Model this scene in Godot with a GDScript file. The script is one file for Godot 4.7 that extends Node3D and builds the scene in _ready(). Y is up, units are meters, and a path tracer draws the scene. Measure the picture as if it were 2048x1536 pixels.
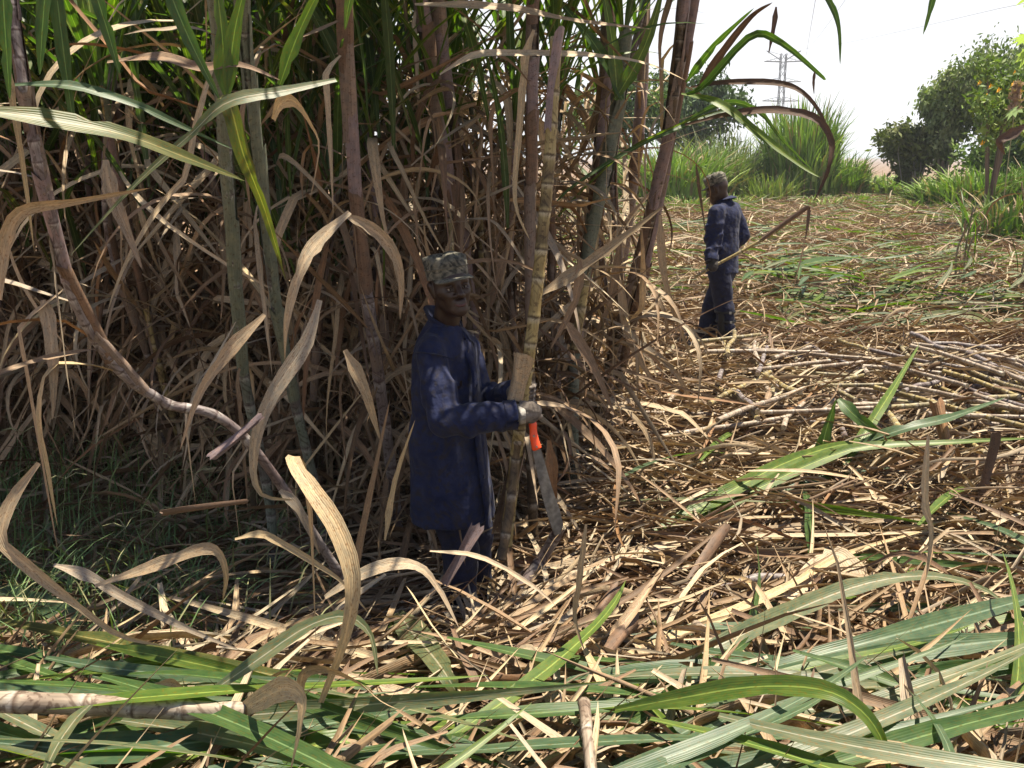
extends Node3D

# ---------------------------------------------------------------- helpers
const TERR := [[20.0, 0.3], [-1.2, 0.30], [-2.1, 0.25], [-2.9, 0.02], [-3.7, -0.2], [-4.6, -0.24], [-5.6, -0.12], [-7.2, -0.03], [-9.0, 0.04], [-14.0, 0.05], [-48.0, 0.0], [-85.0, -1.3], [-420.0, -4.5], [-4000.0, -8.0]]
var rng := RandomNumberGenerator.new()
var M := {}
var count := {}
var bumps := FastNoiseLite.new()
var fine := FastNoiseLite.new()
var DRYLIE := []
var DRYHANG := []
var GREENTOP := []
var GREENLIE := []
var STALKS := []

func land(x: float, z: float) -> float:
	var y := 0.0
	for i in TERR.size() - 1:
		if z <= TERR[i][0] and z >= TERR[i + 1][0]:
			var t: float = (z - TERR[i][0]) / (TERR[i + 1][0] - TERR[i][0])
			t = t * t * (3.0 - 2.0 * t)
			y = lerpf(TERR[i][1], TERR[i + 1][1], t)
			break
	if z > -60.0:
		y += bumps.get_noise_2d(x, z) * 0.09
	return y

func R(a: float, b: float) -> float:
	return rng.randf_range(a, b)

func numbered(called: String) -> String:
	count[called] = count.get(called, -1) + 1
	return called if count[called] == 0 else "%s_%03d" % [called, count[called]]

func tag(o: Node, label: String, category: String, group := "", kind := "") -> Node:
	if label: o.set_meta("label", label)
	if category: o.set_meta("category", category)
	if group: o.set_meta("group", group)
	if kind: o.set_meta("kind", kind)
	return o

func thing(called: String, label: String, category: String, at: Vector3, group := "") -> Node3D:
	var o := Node3D.new()
	o.name = numbered(called)
	add_child(o, true)
	o.position = at
	tag(o, label, category, group)
	return o

func part(called: String, mesh: Mesh, mat: Material, parent: Node, tr := Transform3D()) -> MeshInstance3D:
	var o := MeshInstance3D.new()
	o.name = called if parent != self else numbered(called)
	o.mesh = mesh
	o.material_override = mat
	parent.add_child(o, true)
	o.transform = tr
	return o

func multi(called: String, mesh: Mesh, mat: Material, trs: Array, cols: Array, parent: Node) -> MultiMeshInstance3D:
	var mm := MultiMesh.new()
	mm.transform_format = MultiMesh.TRANSFORM_3D
	mm.use_colors = true
	mm.mesh = mesh
	mm.instance_count = trs.size()
	for i in trs.size():
		mm.set_instance_transform(i, trs[i])
		mm.set_instance_color(i, cols[i])
	var o := MultiMeshInstance3D.new()
	o.name = called if parent != self else numbered(called)
	o.multimesh = mm
	o.material_override = mat
	parent.add_child(o, true)
	return o

func grid_mesh(v: PackedVector3Array, c: PackedColorArray, uv: PackedVector2Array, rows: int, cols: int) -> ArrayMesh:
	# rows x cols vertices; smooth normals from neighbours
	var n := PackedVector3Array()
	n.resize(v.size())
	var ix := PackedInt32Array()
	for i in rows:
		for j in cols:
			var a: Vector3 = v[mini(i + 1, rows - 1) * cols + j] - v[maxi(i - 1, 0) * cols + j]
			var b: Vector3 = v[i * cols + mini(j + 1, cols - 1)] - v[i * cols + maxi(j - 1, 0)]
			var m := a.cross(b)
			n[i * cols + j] = m.normalized() if m.length_squared() > 1e-14 else Vector3.UP
			if i < rows - 1 and j < cols - 1:
				var k := i * cols + j
				ix.append_array(PackedInt32Array([k, k + 1, k + cols, k + 1, k + cols + 1, k + cols]))
	var arr := []
	arr.resize(Mesh.ARRAY_MAX)
	arr[Mesh.ARRAY_VERTEX] = v
	arr[Mesh.ARRAY_NORMAL] = n
	if c.size(): arr[Mesh.ARRAY_COLOR] = c
	if uv.size(): arr[Mesh.ARRAY_TEX_UV] = uv
	arr[Mesh.ARRAY_INDEX] = ix
	var am := ArrayMesh.new()
	am.add_surface_from_arrays(Mesh.PRIMITIVE_TRIANGLES, arr)
	return am

func spline(pts: Array, t: float) -> Vector3:
	var n := pts.size() - 1
	var f := clampf(t, 0.0, 1.0) * n
	var i := mini(int(f), n - 1)
	f -= i
	var p0: Vector3 = pts[maxi(i - 1, 0)]
	var p1: Vector3 = pts[i]
	var p2: Vector3 = pts[i + 1]
	var p3: Vector3 = pts[mini(i + 2, n)]
	return p1.cubic_interpolate(p2, p0, p3, f)

func wprof(s: float, prof: int) -> float:
	if prof == 0:
		return lerpf(0.32, 1.0, smoothstep(0.0, 0.28, s)) * pow(maxf(1.0 - pow(maxf((s - 0.22) / 0.78, 0.0), 1.35), 0.0), 0.85) + 0.015
	if prof == 1:
		return (0.9 + 0.1 * sin(s * 9.0)) * lerpf(0.55, 1.0, smoothstep(0.0, 0.1, s) * smoothstep(1.0, 0.9, s))
	return pow(maxf(sin(PI * clampf(s * 0.94 + 0.03, 0.0, 1.0)), 0.0), 0.6)

# one leaf blade swept along a curve: V section along the midrib, twist, waved edges
func blade(pts: Array, w: float, n0: Vector3, twist := 0.0, fold := 0.25, wave := 0.0, seg := 12, across := 2, prof := 0, c0 := Color.WHITE, c1 := Color.WHITE) -> ArrayMesh:
	var v := PackedVector3Array()
	var c := PackedColorArray()
	var uv := PackedVector2Array()
	var n := n0
	var ph := R(0.0, 6.28)
	var total := 0.0
	var prev: Vector3 = pts[0]
	for i in seg + 1:
		var s := float(i) / seg
		var p := spline(pts, s)
		total += p.distance_to(prev)
		prev = p
		var t := (spline(pts, s + 0.02) - spline(pts, s - 0.02)).normalized()
		n = (n - t * n.dot(t)).normalized()
		var nn := n.rotated(t, twist * s + 0.12 * sin(s * 7.0 + ph))
		var b := t.cross(nn)
		var ww := w * 0.5 * wprof(s, prof) * (1.0 + 0.07 * sin(s * 17.0 + ph) + R(-0.06, 0.06))
		var nick := R(-1.0, 1.0) if rng.randf() < 0.16 else 0.0
		for j in across + 1:
			var q := float(j) / across * 2.0 - 1.0
			if absf(q) > 0.99 and q * nick > 0.0: q *= 1.0 - 0.5 * absf(nick)
			var off := nn * (absf(q) * fold * ww + wave * w * sin(s * 23.0 + ph + q * 1.5) * q)
			if prof > 0 and (i == 0 or i == seg): off += t * (R(-0.5, 0.5) + q * sin(ph)) * w
			v.append(p + b * q * ww * cos(minf(fold, 1.2)) + off)
			c.append(c0.lerp(c1, s))
			uv.append(Vector2(float(j) / across, total / 0.7 + ph))
	return grid_mesh(v, c, uv, seg + 1, across + 1)

# centre line of a drooping leaf that starts at the origin and heads along +x
func droop(length: float, up: float, bend: float, side: float, kink: float, kat: float, n := 9) -> Array:
	var pts := [Vector3.ZERO]
	var a := up
	var yaw := 0.0
	var p := Vector3.ZERO
	for i in n:
		var s := float(i) / n
		a -= bend / n * (0.5 + s)
		if absf(s - kat) < 0.5 / n: a -= kink
		a = maxf(a, -1.62)
		yaw += side / n
		p += Vector3(cos(a) * cos(yaw), sin(a), cos(a) * sin(yaw)) * length / n
		pts.append(p)
	return pts

func tube(pts: Array, rad: Array, sides: int, cols: Array, caps := true) -> ArrayMesh:
	var v := PackedVector3Array()
	var c := PackedColorArray()
	var uv := PackedVector2Array()
	var t0: Vector3 = (pts[1] - pts[0]).normalized()
	var n: Vector3 = Vector3.FORWARD if absf(t0.z) < 0.8 else Vector3.RIGHT
	var total := 0.0
	var k := pts.size()
	var row := 0
	for i in k:
		var t: Vector3 = (pts[mini(i + 1, k - 1)] - pts[maxi(i - 1, 0)]).normalized()
		if i: total += pts[i].distance_to(pts[i - 1])
		n = (n - t * n.dot(t)).normalized()
		var b := t.cross(n)
		var reps := [[rad[i], cols[i]]]
		if caps and i == 0: reps = [[0.0001, cols[0]], [rad[0], cols[0]], [rad[0], cols[mini(1, k - 1)]]]
		if caps and i == k - 1: reps = [[rad[i], cols[maxi(i - 1, 0)]], [rad[i], cols[i]], [0.0001, cols[i]]]
		for r in reps:
			row += 1
			for j in sides + 1:
				var a := TAU * j / sides
				v.append(pts[i] + (n * cos(a) + b * sin(a)) * r[0])
				c.append(r[1])
				uv.append(Vector2(float(j) / sides, total * 3.0))
	var m := grid_mesh(v, c, uv, row, sides + 1)
	return m

# sugarcane stalk: internodes, swollen rings, wax bands; colours are vertex colours
func stalk(pts: Array, r0: float, r1: float, style: String, seedn: int, inter := 0.12, cut_top := false, sides := 8) -> ArrayMesh:
	var g := RandomNumberGenerator.new()
	g.seed = seedn
	var length := 0.0
	for i in 40: length += spline(pts, i / 40.0).distance_to(spline(pts, (i + 1) / 40.0))
	var pal: Array = {
		"yellow": [Color(0.29, 0.21, 0.08), Color(0.41, 0.33, 0.145), Color(0.08, 0.055, 0.03)],
		"purple": [Color(0.17, 0.13, 0.125), Color(0.27, 0.235, 0.225), Color(0.10, 0.06, 0.055)],
		"green": [Color(0.15, 0.18, 0.13), Color(0.21, 0.23, 0.19), Color(0.12, 0.09, 0.09)],
		"dark": [Color(0.055, 0.038, 0.025), Color(0.16, 0.11, 0.06), Color(0.03, 0.02, 0.016)],
		"white": [Color(0.32, 0.245, 0.18), Color(0.46, 0.38, 0.29), Color(0.15, 0.095, 0.065)],
		"olive": [Color(0.24, 0.195, 0.09), Color(0.36, 0.30, 0.17), Color(0.08, 0.06, 0.045)]}[style]
	var P := []
	var A := []
	var C := []
	var s := 0.0
	var cream := Color(0.55, 0.45, 0.28)
	P.append(spline(pts, 0.0)); A.append(r0); C.append(cream)
	while s < length - inter * 0.4:
		var l := inter * g.randf_range(0.75, 1.25)
		var base: Color = pal[0].lerp(pal[1], g.randf())
		if g.randf() < 0.28: base = base.lerp(pal[2], g.randf_range(0.4, 0.9))
		var ring := [[0.004, 1.07, pal[2].lerp(base, 0.2)], [0.015, 1.06, pal[1].lerp(base, 0.4)], [0.03, 0.98, base], [l * 0.55, 0.97, base.lerp(pal[0], 0.4)], [l - 0.022, 1.0, base.lerp(pal[1], 0.6)], [l - 0.004, 1.04, pal[1].lerp(Color(0.6, 0.57, 0.52), 0.35)]]
		for q in ring:
			var d: float = s + q[0]
			if d >= length - 0.002: break
			var tt := d / length
			P.append(spline(pts, tt)); A.append(lerpf(r0, r1, tt) * q[1]); C.append(q[2])
		s += l
	P.append(spline(pts, 1.0)); A.append(r1); C.append(cream if cut_top else pal[0])
	return tube(P, A, sides, C)

# leaf sheath: an open tube wrapped round a line, torn at its mouth
func sheath(a: Vector3, b: Vector3, r: float, arc := 4.6, flare := 0.25, seedn := 1, c0 := Color.WHITE, c1 := Color.WHITE) -> ArrayMesh:
	var g := RandomNumberGenerator.new()
	g.seed = seedn
	var t := (b - a).normalized()
	var n := t.cross(Vector3(0.3, 0.2, 1.0)).normalized()
	var bb := t.cross(n)
	var turn := g.randf() * TAU
	var v := PackedVector3Array(); var c := PackedColorArray(); var uv := PackedVector2Array()
	var rows := 8
	var cols := 8
	for i in rows:
		var s := float(i) / (rows - 1)
		for j in cols:
			var q := float(j) / (cols - 1)
			var ang := turn + (q - 0.5) * arc * (1.0 - 0.25 * s * s)
			var rr := r * (1.0 + flare * s * s + 0.10 * sin(q * 9.0 + s * 4.0))
			var ss := s
			if i == rows - 1: ss += g.randf_range(-0.06, 0.05)
			if i == 0: ss += g.randf_range(-0.04, 0.02)
			v.append(a + (b - a) * ss + (n * cos(ang) + bb * sin(ang)) * rr)
			c.append(c0.lerp(c1, s))
			uv.append(Vector2(q, s * 0.6))
	return grid_mesh(v, c, uv, rows, cols)

# strip with a closed profile swept along points (profile in side / normal axes)
func sweep(pts: Array, prof: Array, n0: Vector3, closed_path := false) -> ArrayMesh:
	var v := PackedVector3Array()
	var k := pts.size()
	var m := prof.size()
	var n := n0
	for i in k:
		var t: Vector3 = (pts[mini(i + 1, k - 1)] - pts[maxi(i - 1, 0)]).normalized()
		if closed_path: t = (pts[(i + 1) % k] - pts[(i + k - 1) % k]).normalized()
		var nn := (n0 - t * n0.dot(t)).normalized()
		var b := t.cross(nn)
		for j in m + 1:
			var q: Vector2 = prof[j % m]
			v.append(pts[i] + b * q.x + nn * q.y)
	if closed_path:
		for j in m + 1: v.append(v[j])
	return grid_mesh(v, PackedColorArray(), PackedVector2Array(), k + (1 if closed_path else 0), m + 1)

func box_beam(st: SurfaceTool, a: Vector3, b: Vector3, w: float) -> void:
	var t := (b - a).normalized()
	var n := t.cross(Vector3(0.31, 0.87, 0.4)).normalized() * w * 0.5
	var m := t.cross(n).normalized() * w * 0.5
	var o := [n + m, n - m, -n - m, -n + m]
	for i in 4:
		var p: Vector3 = o[i]
		var q: Vector3 = o[(i + 1) % 4]
		st.set_normal((p + q).normalized())
		for x in [a + p, a + q, b + p, b + p, a + q, b + q]: st.add_vertex(x)

func lathe(prof: Array, sides: int, sx := 1.0, sz := 1.0) -> ArrayMesh:
	var v := PackedVector3Array()
	for p in prof:
		for j in sides + 1:
			var a := TAU * j / sides
			v.append(Vector3(cos(a) * p.x * sx, p.y, sin(a) * p.x * sz))
	return grid_mesh(v, PackedColorArray(), PackedVector2Array(), prof.size(), sides + 1)

# ---------------------------------------------------------------- distance field meshing
class Field:
	var o: Vector3
	var c: float
	var nx: int
	var ny: int
	var nz: int
	var d := PackedFloat32Array()
	func _init(lo: Vector3, hi: Vector3, cell: float) -> void:
		o = lo
		c = cell
		nx = int((hi.x - lo.x) / cell) + 2
		ny = int((hi.y - lo.y) / cell) + 2
		nz = int((hi.z - lo.z) / cell) + 2
		d.resize(nx * ny * nz)
		d.fill(1.0)
	func span(lo: Vector3, hi: Vector3) -> Array:
		return [maxi(int((lo.x - o.x) / c), 0), mini(int((hi.x - o.x) / c) + 1, nx - 1), maxi(int((lo.y - o.y) / c), 0), mini(int((hi.y - o.y) / c) + 1, ny - 1), maxi(int((lo.z - o.z) / c), 0), mini(int((hi.z - o.z) / c) + 1, nz - 1)]
	# tapered capsule, squashed by f along ax; carve subtracts it
	func cap(a: Vector3, b: Vector3, ra: float, rb: float, k := 0.02, ax := Vector3.ZERO, f := 1.0, carve := false) -> void:
		var m := maxf(ra, rb) / minf(f, 1.0) + k + 2.0 * c
		var w := span(Vector3(minf(a.x, b.x), minf(a.y, b.y), minf(a.z, b.z)) - Vector3.ONE * m, Vector3(maxf(a.x, b.x), maxf(a.y, b.y), maxf(a.z, b.z)) + Vector3.ONE * m)
		var ba := b - a
		ba += ax * ba.dot(ax) * (f - 1.0)
		var l2 := maxf(ba.length_squared(), 1e-9)
		var g := maxf(1.0, f * 0.75)
		for iz in range(w[4], w[5] + 1):
			for iy in range(w[2], w[3] + 1):
				var row := (iz * ny + iy) * nx
				for ix in range(w[0], w[1] + 1):
					var p := Vector3(o.x + ix * c - a.x, o.y + iy * c - a.y, o.z + iz * c - a.z)
					if f != 1.0: p += ax * p.dot(ax) * (f - 1.0)
					var h := clampf(p.dot(ba) / l2, 0.0, 1.0)
					var e := ((p - ba * h).length() - lerpf(ra, rb, h)) / g
					var q := d[row + ix]
					if carve:
						var hh := maxf(k - absf(-e - q), 0.0) / k
						d[row + ix] = maxf(q, -e) + hh * hh * k * 0.25
					else:
						var hh := maxf(k - absf(e - q), 0.0) / k
						d[row + ix] = minf(q, e) - hh * hh * k * 0.25
	func cut(p0: Vector3, n: Vector3) -> void:
		for iz in nz:
			for iy in ny:
				for ix in nx:
					var e := (Vector3(o.x + ix * c, o.y + iy * c, o.z + iz * c) - p0).dot(n)
					var k := (iz * ny + iy) * nx + ix
					if e > d[k]: d[k] = e
	func wrinkle(noise: FastNoiseLite, amp: float, sc: Vector3) -> void:
		for iz in nz:
			for iy in ny:
				for ix in nx:
					var k := (iz * ny + iy) * nx + ix
					if absf(d[k]) < 4.0 * c:
						d[k] += amp * noise.get_noise_3d((o.x + ix * c) * sc.x, (o.y + iy * c) * sc.y, (o.z + iz * c) * sc.z)
	func mesh(st: SurfaceTool) -> void:
		var id := PackedInt32Array()
		id.resize(nx * ny * nz)
		id.fill(-1)
		var pv := PackedVector3Array()
		var off := [0, 1, nx, nx + 1, nx * ny, nx * ny + 1, nx * ny + nx, nx * ny + nx + 1]
		var pos := [Vector3(0, 0, 0), Vector3(1, 0, 0), Vector3(0, 1, 0), Vector3(1, 1, 0), Vector3(0, 0, 1), Vector3(1, 0, 1), Vector3(0, 1, 1), Vector3(1, 1, 1)]
		var edges := [[0, 1], [2, 3], [4, 5], [6, 7], [0, 2], [1, 3], [4, 6], [5, 7], [0, 4], [1, 5], [2, 6], [3, 7]]
		for iz in nz - 1:
			for iy in ny - 1:
				for ix in nx - 1:
					var k := (iz * ny + iy) * nx + ix
					if absf(d[k]) > 2.5 * c: continue
					var neg := 0
					for q in 8:
						if d[k + off[q]] < 0.0: neg += 1
					if neg == 0 or neg == 8: continue
					var s := Vector3.ZERO
					var cnt := 0
					for e in edges:
						var d0 := d[k + off[e[0]]]
						var d1 := d[k + off[e[1]]]
						if (d0 < 0.0) != (d1 < 0.0):
							s += pos[e[0]].lerp(pos[e[1]], d0 / (d0 - d1))
							cnt += 1
					id[k] = pv.size()
					pv.append(o + (Vector3(ix, iy, iz) + s / cnt) * c)
		var nv := PackedVector3Array()
		nv.resize(pv.size())
		var ix2 := PackedInt32Array()
		var ax := [[1, nx, nx * ny], [nx, nx * ny, 1], [nx * ny, 1, nx]]
		for iz in range(1, nz - 1):
			for iy in range(1, ny - 1):
				for ix in range(1, nx - 1):
					var k := (iz * ny + iy) * nx + ix
					if absf(d[k]) > 2.5 * c: continue
					for e in ax:
						var d0 := d[k]
						var d1 := d[k + e[0]]
						if (d0 < 0.0) == (d1 < 0.0): continue
						var a := id[k]; var b := id[k - e[1]]; var cc := id[k - e[1] - e[2]]; var dd := id[k - e[2]]
						if a < 0 or b < 0 or cc < 0 or dd < 0: continue
						if d0 < 0.0: ix2.append_array(PackedInt32Array([a, cc, b, a, dd, cc]))
						else: ix2.append_array(PackedInt32Array([a, b, cc, a, cc, dd]))
		for i in range(0, ix2.size(), 3):
			var n := (pv[ix2[i + 2]] - pv[ix2[i]]).cross(pv[ix2[i + 1]] - pv[ix2[i]])
			for q in 3: nv[ix2[i + q]] += n
		for i in ix2:
			st.set_normal(nv[i].normalized())
			st.add_vertex(pv[i])

func tool() -> SurfaceTool:
	var st := SurfaceTool.new()
	st.begin(Mesh.PRIMITIVE_TRIANGLES)
	return st

func done(st: SurfaceTool) -> ArrayMesh:
	st.index()
	return st.commit()

# ---------------------------------------------------------------- materials
func img_tex(w: int, h: int, f: Callable) -> ImageTexture:
	var im := Image.create(w, h, false, Image.FORMAT_RGB8)
	for y in h:
		for x in w: im.set_pixel(x, y, f.call(x, y))
	return ImageTexture.create_from_image(im)

func mat(tex: Texture2D, tint: Color, rough: float, vert := true, back := Color.BLACK, spec := 0.4) -> StandardMaterial3D:
	var m := StandardMaterial3D.new()
	m.albedo_texture = tex
	m.albedo_color = tint.linear_to_srgb()
	m.roughness = rough
	m.metallic_specular = spec
	m.vertex_color_use_as_albedo = vert
	m.cull_mode = BaseMaterial3D.CULL_DISABLED
	if back != Color.BLACK:
		m.backlight_enabled = true
		m.backlight = back
	return m

func make_materials() -> void:
	var nz := FastNoiseLite.new()
	nz.seed = 5
	nz.frequency = 1.0
	nz.fractal_octaves = 3
	# all textures hold tone around 0.8 with the streaks of the blade; tints give the colour
	var dry := img_tex(64, 256, func(x, y):
		var u: float = x / 64.0
		var v: float = y / 256.0
		var a: float = v * TAU
		var st: float = nz.get_noise_3d(u * 34.0, cos(a) * 0.8, sin(a) * 0.8)
		var bl: float = nz.get_noise_3d(u * 3.0 + 9.0, cos(a) * 2.5, sin(a) * 2.5)
		var rib: float = smoothstep(0.09, 0.04, absf(u - 0.5))
		var k: float = 0.82 + st * 0.15 + bl * 0.14 + rib * 0.08
		var sp: float = smoothstep(0.30, 0.42, nz.get_noise_3d(u * 9.0, cos(a) * 9.0 + 30.0, sin(a) * 9.0))
		return Color(k, k * (0.985 - 0.05 * bl), k * (0.96 - 0.1 * bl)).lerp(Color(0.5, 0.36, 0.25), sp * 0.45))
	var green := img_tex(64, 256, func(x, y):
		var u: float = x / 64.0
		var a: float = y / 256.0 * TAU
		var st: float = nz.get_noise_3d(u * 34.0, cos(a) * 0.5, sin(a) * 0.5)
		var bl: float = nz.get_noise_3d(u * 2.0 + 4.0, cos(a) * 1.5, sin(a) * 1.5)
		var rib: float = smoothstep(0.055, 0.02, absf(u - 0.5))
		var k: float = 0.46 + st * 0.035 + bl * 0.08
		var col := Color(k * (1.0 + 0.12 * bl), k, k * 0.98)
		var sp: float = smoothstep(0.26, 0.40, nz.get_noise_3d(u * 7.0, cos(a) * 7.0 + 50.0, sin(a) * 7.0))
		return col.lerp(Color(0.95, 0.84, 1.0), rib * 0.6).lerp(Color(0.62, 0.42, 0.30), sp * 0.5))
	var cane := img_tex(64, 256, func(x, y):
		var u: float = x / 64.0 * TAU
		var v: float = y / 256.0 * TAU
		var st: float = nz.get_noise_3d(cos(u) * 4.0, sin(u) * 4.0, sin(v) * 1.2)
		var bl: float = nz.get_noise_3d(cos(u) * 1.1 + cos(v) * 2.2, sin(u) * 1.1 + sin(v) * 2.2, 7.0)
		var soot: float = smoothstep(0.10, 0.32, bl)
		var k: float = 0.88 + st * 0.18
		return Color(k, k, k).lerp(Color(0.5, 0.45, 0.42), soot * 0.6))
	var vein := Image.create(64, 64, false, Image.FORMAT_RGB8)
	for y in 64:
		for x in 64:
			var k: float = 0.5 + 0.3 * sin(x / 64.0 * TAU * 9.0) + 0.3 * nz.get_noise_2d(x * 0.6, y * 0.04)
			k -= 0.5 * smoothstep(5.0, 1.0, absf(x - 32.0))
			vein.set_pixel(x, y, Color(k, k, k))
	vein.bump_map_to_normal_map(3.0)
	var veint := ImageTexture.create_from_image(vein)
	var tones := {"pale": Color(0.64, 0.53, 0.38), "tan": Color(0.52, 0.405, 0.275), "straw": Color(0.62, 0.49, 0.30), "brown": Color(0.36, 0.255, 0.17), "rust": Color(0.33, 0.19, 0.10), "grey": Color(0.46, 0.39, 0.31), "umber": Color(0.17, 0.11, 0.08)}
	for k in tones:
		M[k] = mat(dry, tones[k], 0.62, true, Color(0.42, 0.38, 0.30), 0.38)
	M.dry_any = mat(dry, Color.WHITE, 0.62, true, Color(0.42, 0.38, 0.30), 0.38)
	var greens := {"green": Color(0.389, 0.713, 0.211), "bluegreen": Color(0.471, 0.762, 0.406), "lime": Color(0.617, 0.973, 0.178), "olive": Color(0.680, 0.747, 0.243), "sage": Color(0.876, 1.006, 0.584), "yellow": Color(1.362, 1.167, 0.228)}
	for k in greens:
		M[k] = mat(green, greens[k], 0.42, true, Color(0.86, 0.98, 0.42), 0.45)
	M.green_any = mat(green, Color(2.8, 2.8, 2.8), 0.48, true, Color(0.86, 0.98, 0.42), 0.42)
	for k in ["pale", "tan", "straw", "brown", "rust", "grey", "umber", "dry_any", "green", "bluegreen", "lime", "olive", "sage", "yellow", "green_any"]:
		M[k].normal_enabled = true
		M[k].normal_texture = veint
		M[k].normal_scale = 0.4 if k in ["pale", "tan", "straw", "brown", "rust", "grey", "umber", "dry_any"] else 0.2
	M.cane = mat(cane, Color.WHITE, 0.55, true, Color.BLACK, 0.4)
	M.sheath = mat(dry, Color(0.25, 0.19, 0.155), 0.6)
	M.sheath_purple = mat(dry, Color(0.27, 0.205, 0.21), 0.55)
	M.sheath_green = mat(dry, Color(0.19, 0.215, 0.16), 0.55)
	M.sheath_brown = mat(dry, Color(0.19, 0.12, 0.08), 0.65)
	M.foliage = mat(null, Color.WHITE, 0.6, true, Color(0.6, 0.7, 0.3), 0.3)
	M.bark = mat(null, Color.WHITE, 0.9)
	var soil := NoiseTexture2D.new()
	soil.width = 512; soil.height = 512; soil.seamless = true
	var sn := FastNoiseLite.new(); sn.seed = 3; sn.frequency = 0.03; sn.fractal_octaves = 5
	soil.noise = sn
	var ramp := Gradient.new()
	ramp.set_color(0, Color(0.30, 0.22, 0.15)); ramp.set_color(1, Color(0.58, 0.47, 0.34))
	soil.color_ramp = ramp
	M.soil = StandardMaterial3D.new()
	M.soil.albedo_texture = soil
	M.soil.uv1_triplanar = true
	M.soil.uv1_world_triplanar = true
	M.soil.uv1_scale = Vector3.ONE * 0.8
	M.soil.roughness = 1.0
	M.denim = cloth(Color(0.0075, 0.0115, 0.041), Color(0.019, 0.025, 0.065), Color(0.024, 0.021, 0.025), 11)
	M.trousers = cloth(Color(0.009, 0.011, 0.03), Color(0.018, 0.02, 0.045), Color(0.018, 0.016, 0.02), 12)
	M.glove = cloth(Color(0.13, 0.105, 0.085), Color(0.22, 0.19, 0.16), Color(0.05, 0.04, 0.035), 13)
	M.glove_dark = cloth(Color(0.035, 0.03, 0.028), Color(0.07, 0.06, 0.055), Color(0.02, 0.018, 0.016), 16)
	M.cuff = cloth(Color(0.30, 0.28, 0.25), Color(0.38, 0.36, 0.32), Color(0.18, 0.16, 0.14), 17)
	M.camo = cloth(Color(0.20, 0.18, 0.135), Color(0.05, 0.051, 0.041), Color(0.018, 0.02, 0.019), 18, 4.0)
	M.skin = mat(null, Color(0.033, 0.018, 0.013), 0.42, false, Color.BLACK, 0.45)
	M.lip = mat(null, Color(0.085, 0.034, 0.028), 0.4, false)
	M.eye = mat(null, Color(0.36, 0.31, 0.27), 0.3, false)
	M.iris = mat(null, Color(0.01, 0.007, 0.005), 0.15, false)
	M.boot = mat(null, Color(0.02, 0.018, 0.016), 0.6, false)
	M.strap = mat(null, Color(0.012, 0.012, 0.012), 0.5, false)
	M.button = mat(null, Color(0.02, 0.025, 0.05), 0.35, false)
	M.buckle = mat(null, Color(0.35, 0.34, 0.32), 0.4, false); M.buckle.metallic = 0.8
	M.orange = mat(null, Color(0.86, 0.075, 0.012), 0.38, false, Color.BLACK, 0.5)
	M.rivet = mat(null, Color(0.4, 0.38, 0.36), 0.4, false); M.rivet.metallic = 1.0
	var steel := NoiseTexture2D.new()
	steel.width = 256; steel.height = 256; steel.seamless = true
	var s2 := FastNoiseLite.new(); s2.seed = 8; s2.frequency = 0.02; s2.fractal_octaves = 5
	steel.noise = s2
	var r2 := Gradient.new()
	r2.set_color(0, Color(0.30, 0.27, 0.24)); r2.set_color(1, Color(0.50, 0.48, 0.45))
	steel.color_ramp = r2
	M.steel = StandardMaterial3D.new()
	M.steel.albedo_texture = steel
	M.steel.uv1_triplanar = true
	M.steel.uv1_scale = Vector3.ONE * 6.0
	M.steel.roughness = 0.55
	M.steel.metallic = 0.3
	M.lattice = mat(null, Color(0.10, 0.105, 0.11), 0.6, false)
	M.cable = mat(null, Color(0.10, 0.10, 0.11), 0.6, false)
	M.flower = mat(null, Color(0.80, 0.42, 0.01), 0.6, false, Color(0.5, 0.35, 0.05))

func cloth(a: Color, b: Color, dirt: Color, seedn: int, freq := 2.2) -> StandardMaterial3D:
	var n := FastNoiseLite.new(); n.seed = seedn; n.frequency = 1.0; n.fractal_octaves = 4
	var tex := img_tex(128, 128, func(x, y):
		var u: float = x / 128.0 * TAU
		var v: float = y / 128.0 * TAU
		var q: float = n.get_noise_3d(cos(u) * freq * 0.5 + cos(v) * freq * 0.31, sin(u) * freq * 0.5, sin(v) * freq * 0.5)
		var q2: float = n.get_noise_3d(cos(u) * freq + 20.0, sin(u) * freq + sin(v) * freq, cos(v) * freq)
		var w: float = n.get_noise_2d(x * 0.9, y * 0.9)
		var col := a.lerp(b, clampf(0.5 + q * 1.6 + w * 0.4, 0.0, 1.0)).lerp(dirt, smoothstep(0.05, 0.35, q2))
		return col.linear_to_srgb())
	var m := mat(tex, Color.WHITE, 0.85, false, Color.BLACK, 0.3)
	m.uv1_triplanar = true
	m.uv1_scale = Vector3.ONE * 2.2
	var cr := FastNoiseLite.new(); cr.seed = seedn + 50; cr.frequency = 0.018; cr.fractal_octaves = 5
	var ci := cr.get_seamless_image(256, 256)
	ci.convert(Image.FORMAT_RGBA8)
	ci.bump_map_to_normal_map(9.0)
	m.normal_enabled = true
	m.normal_texture = ImageTexture.create_from_image(ci)
	m.normal_scale = 0.7
	m.rim_enabled = true
	m.rim = 0.1
	m.rim_tint = 0.5
	return m

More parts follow.
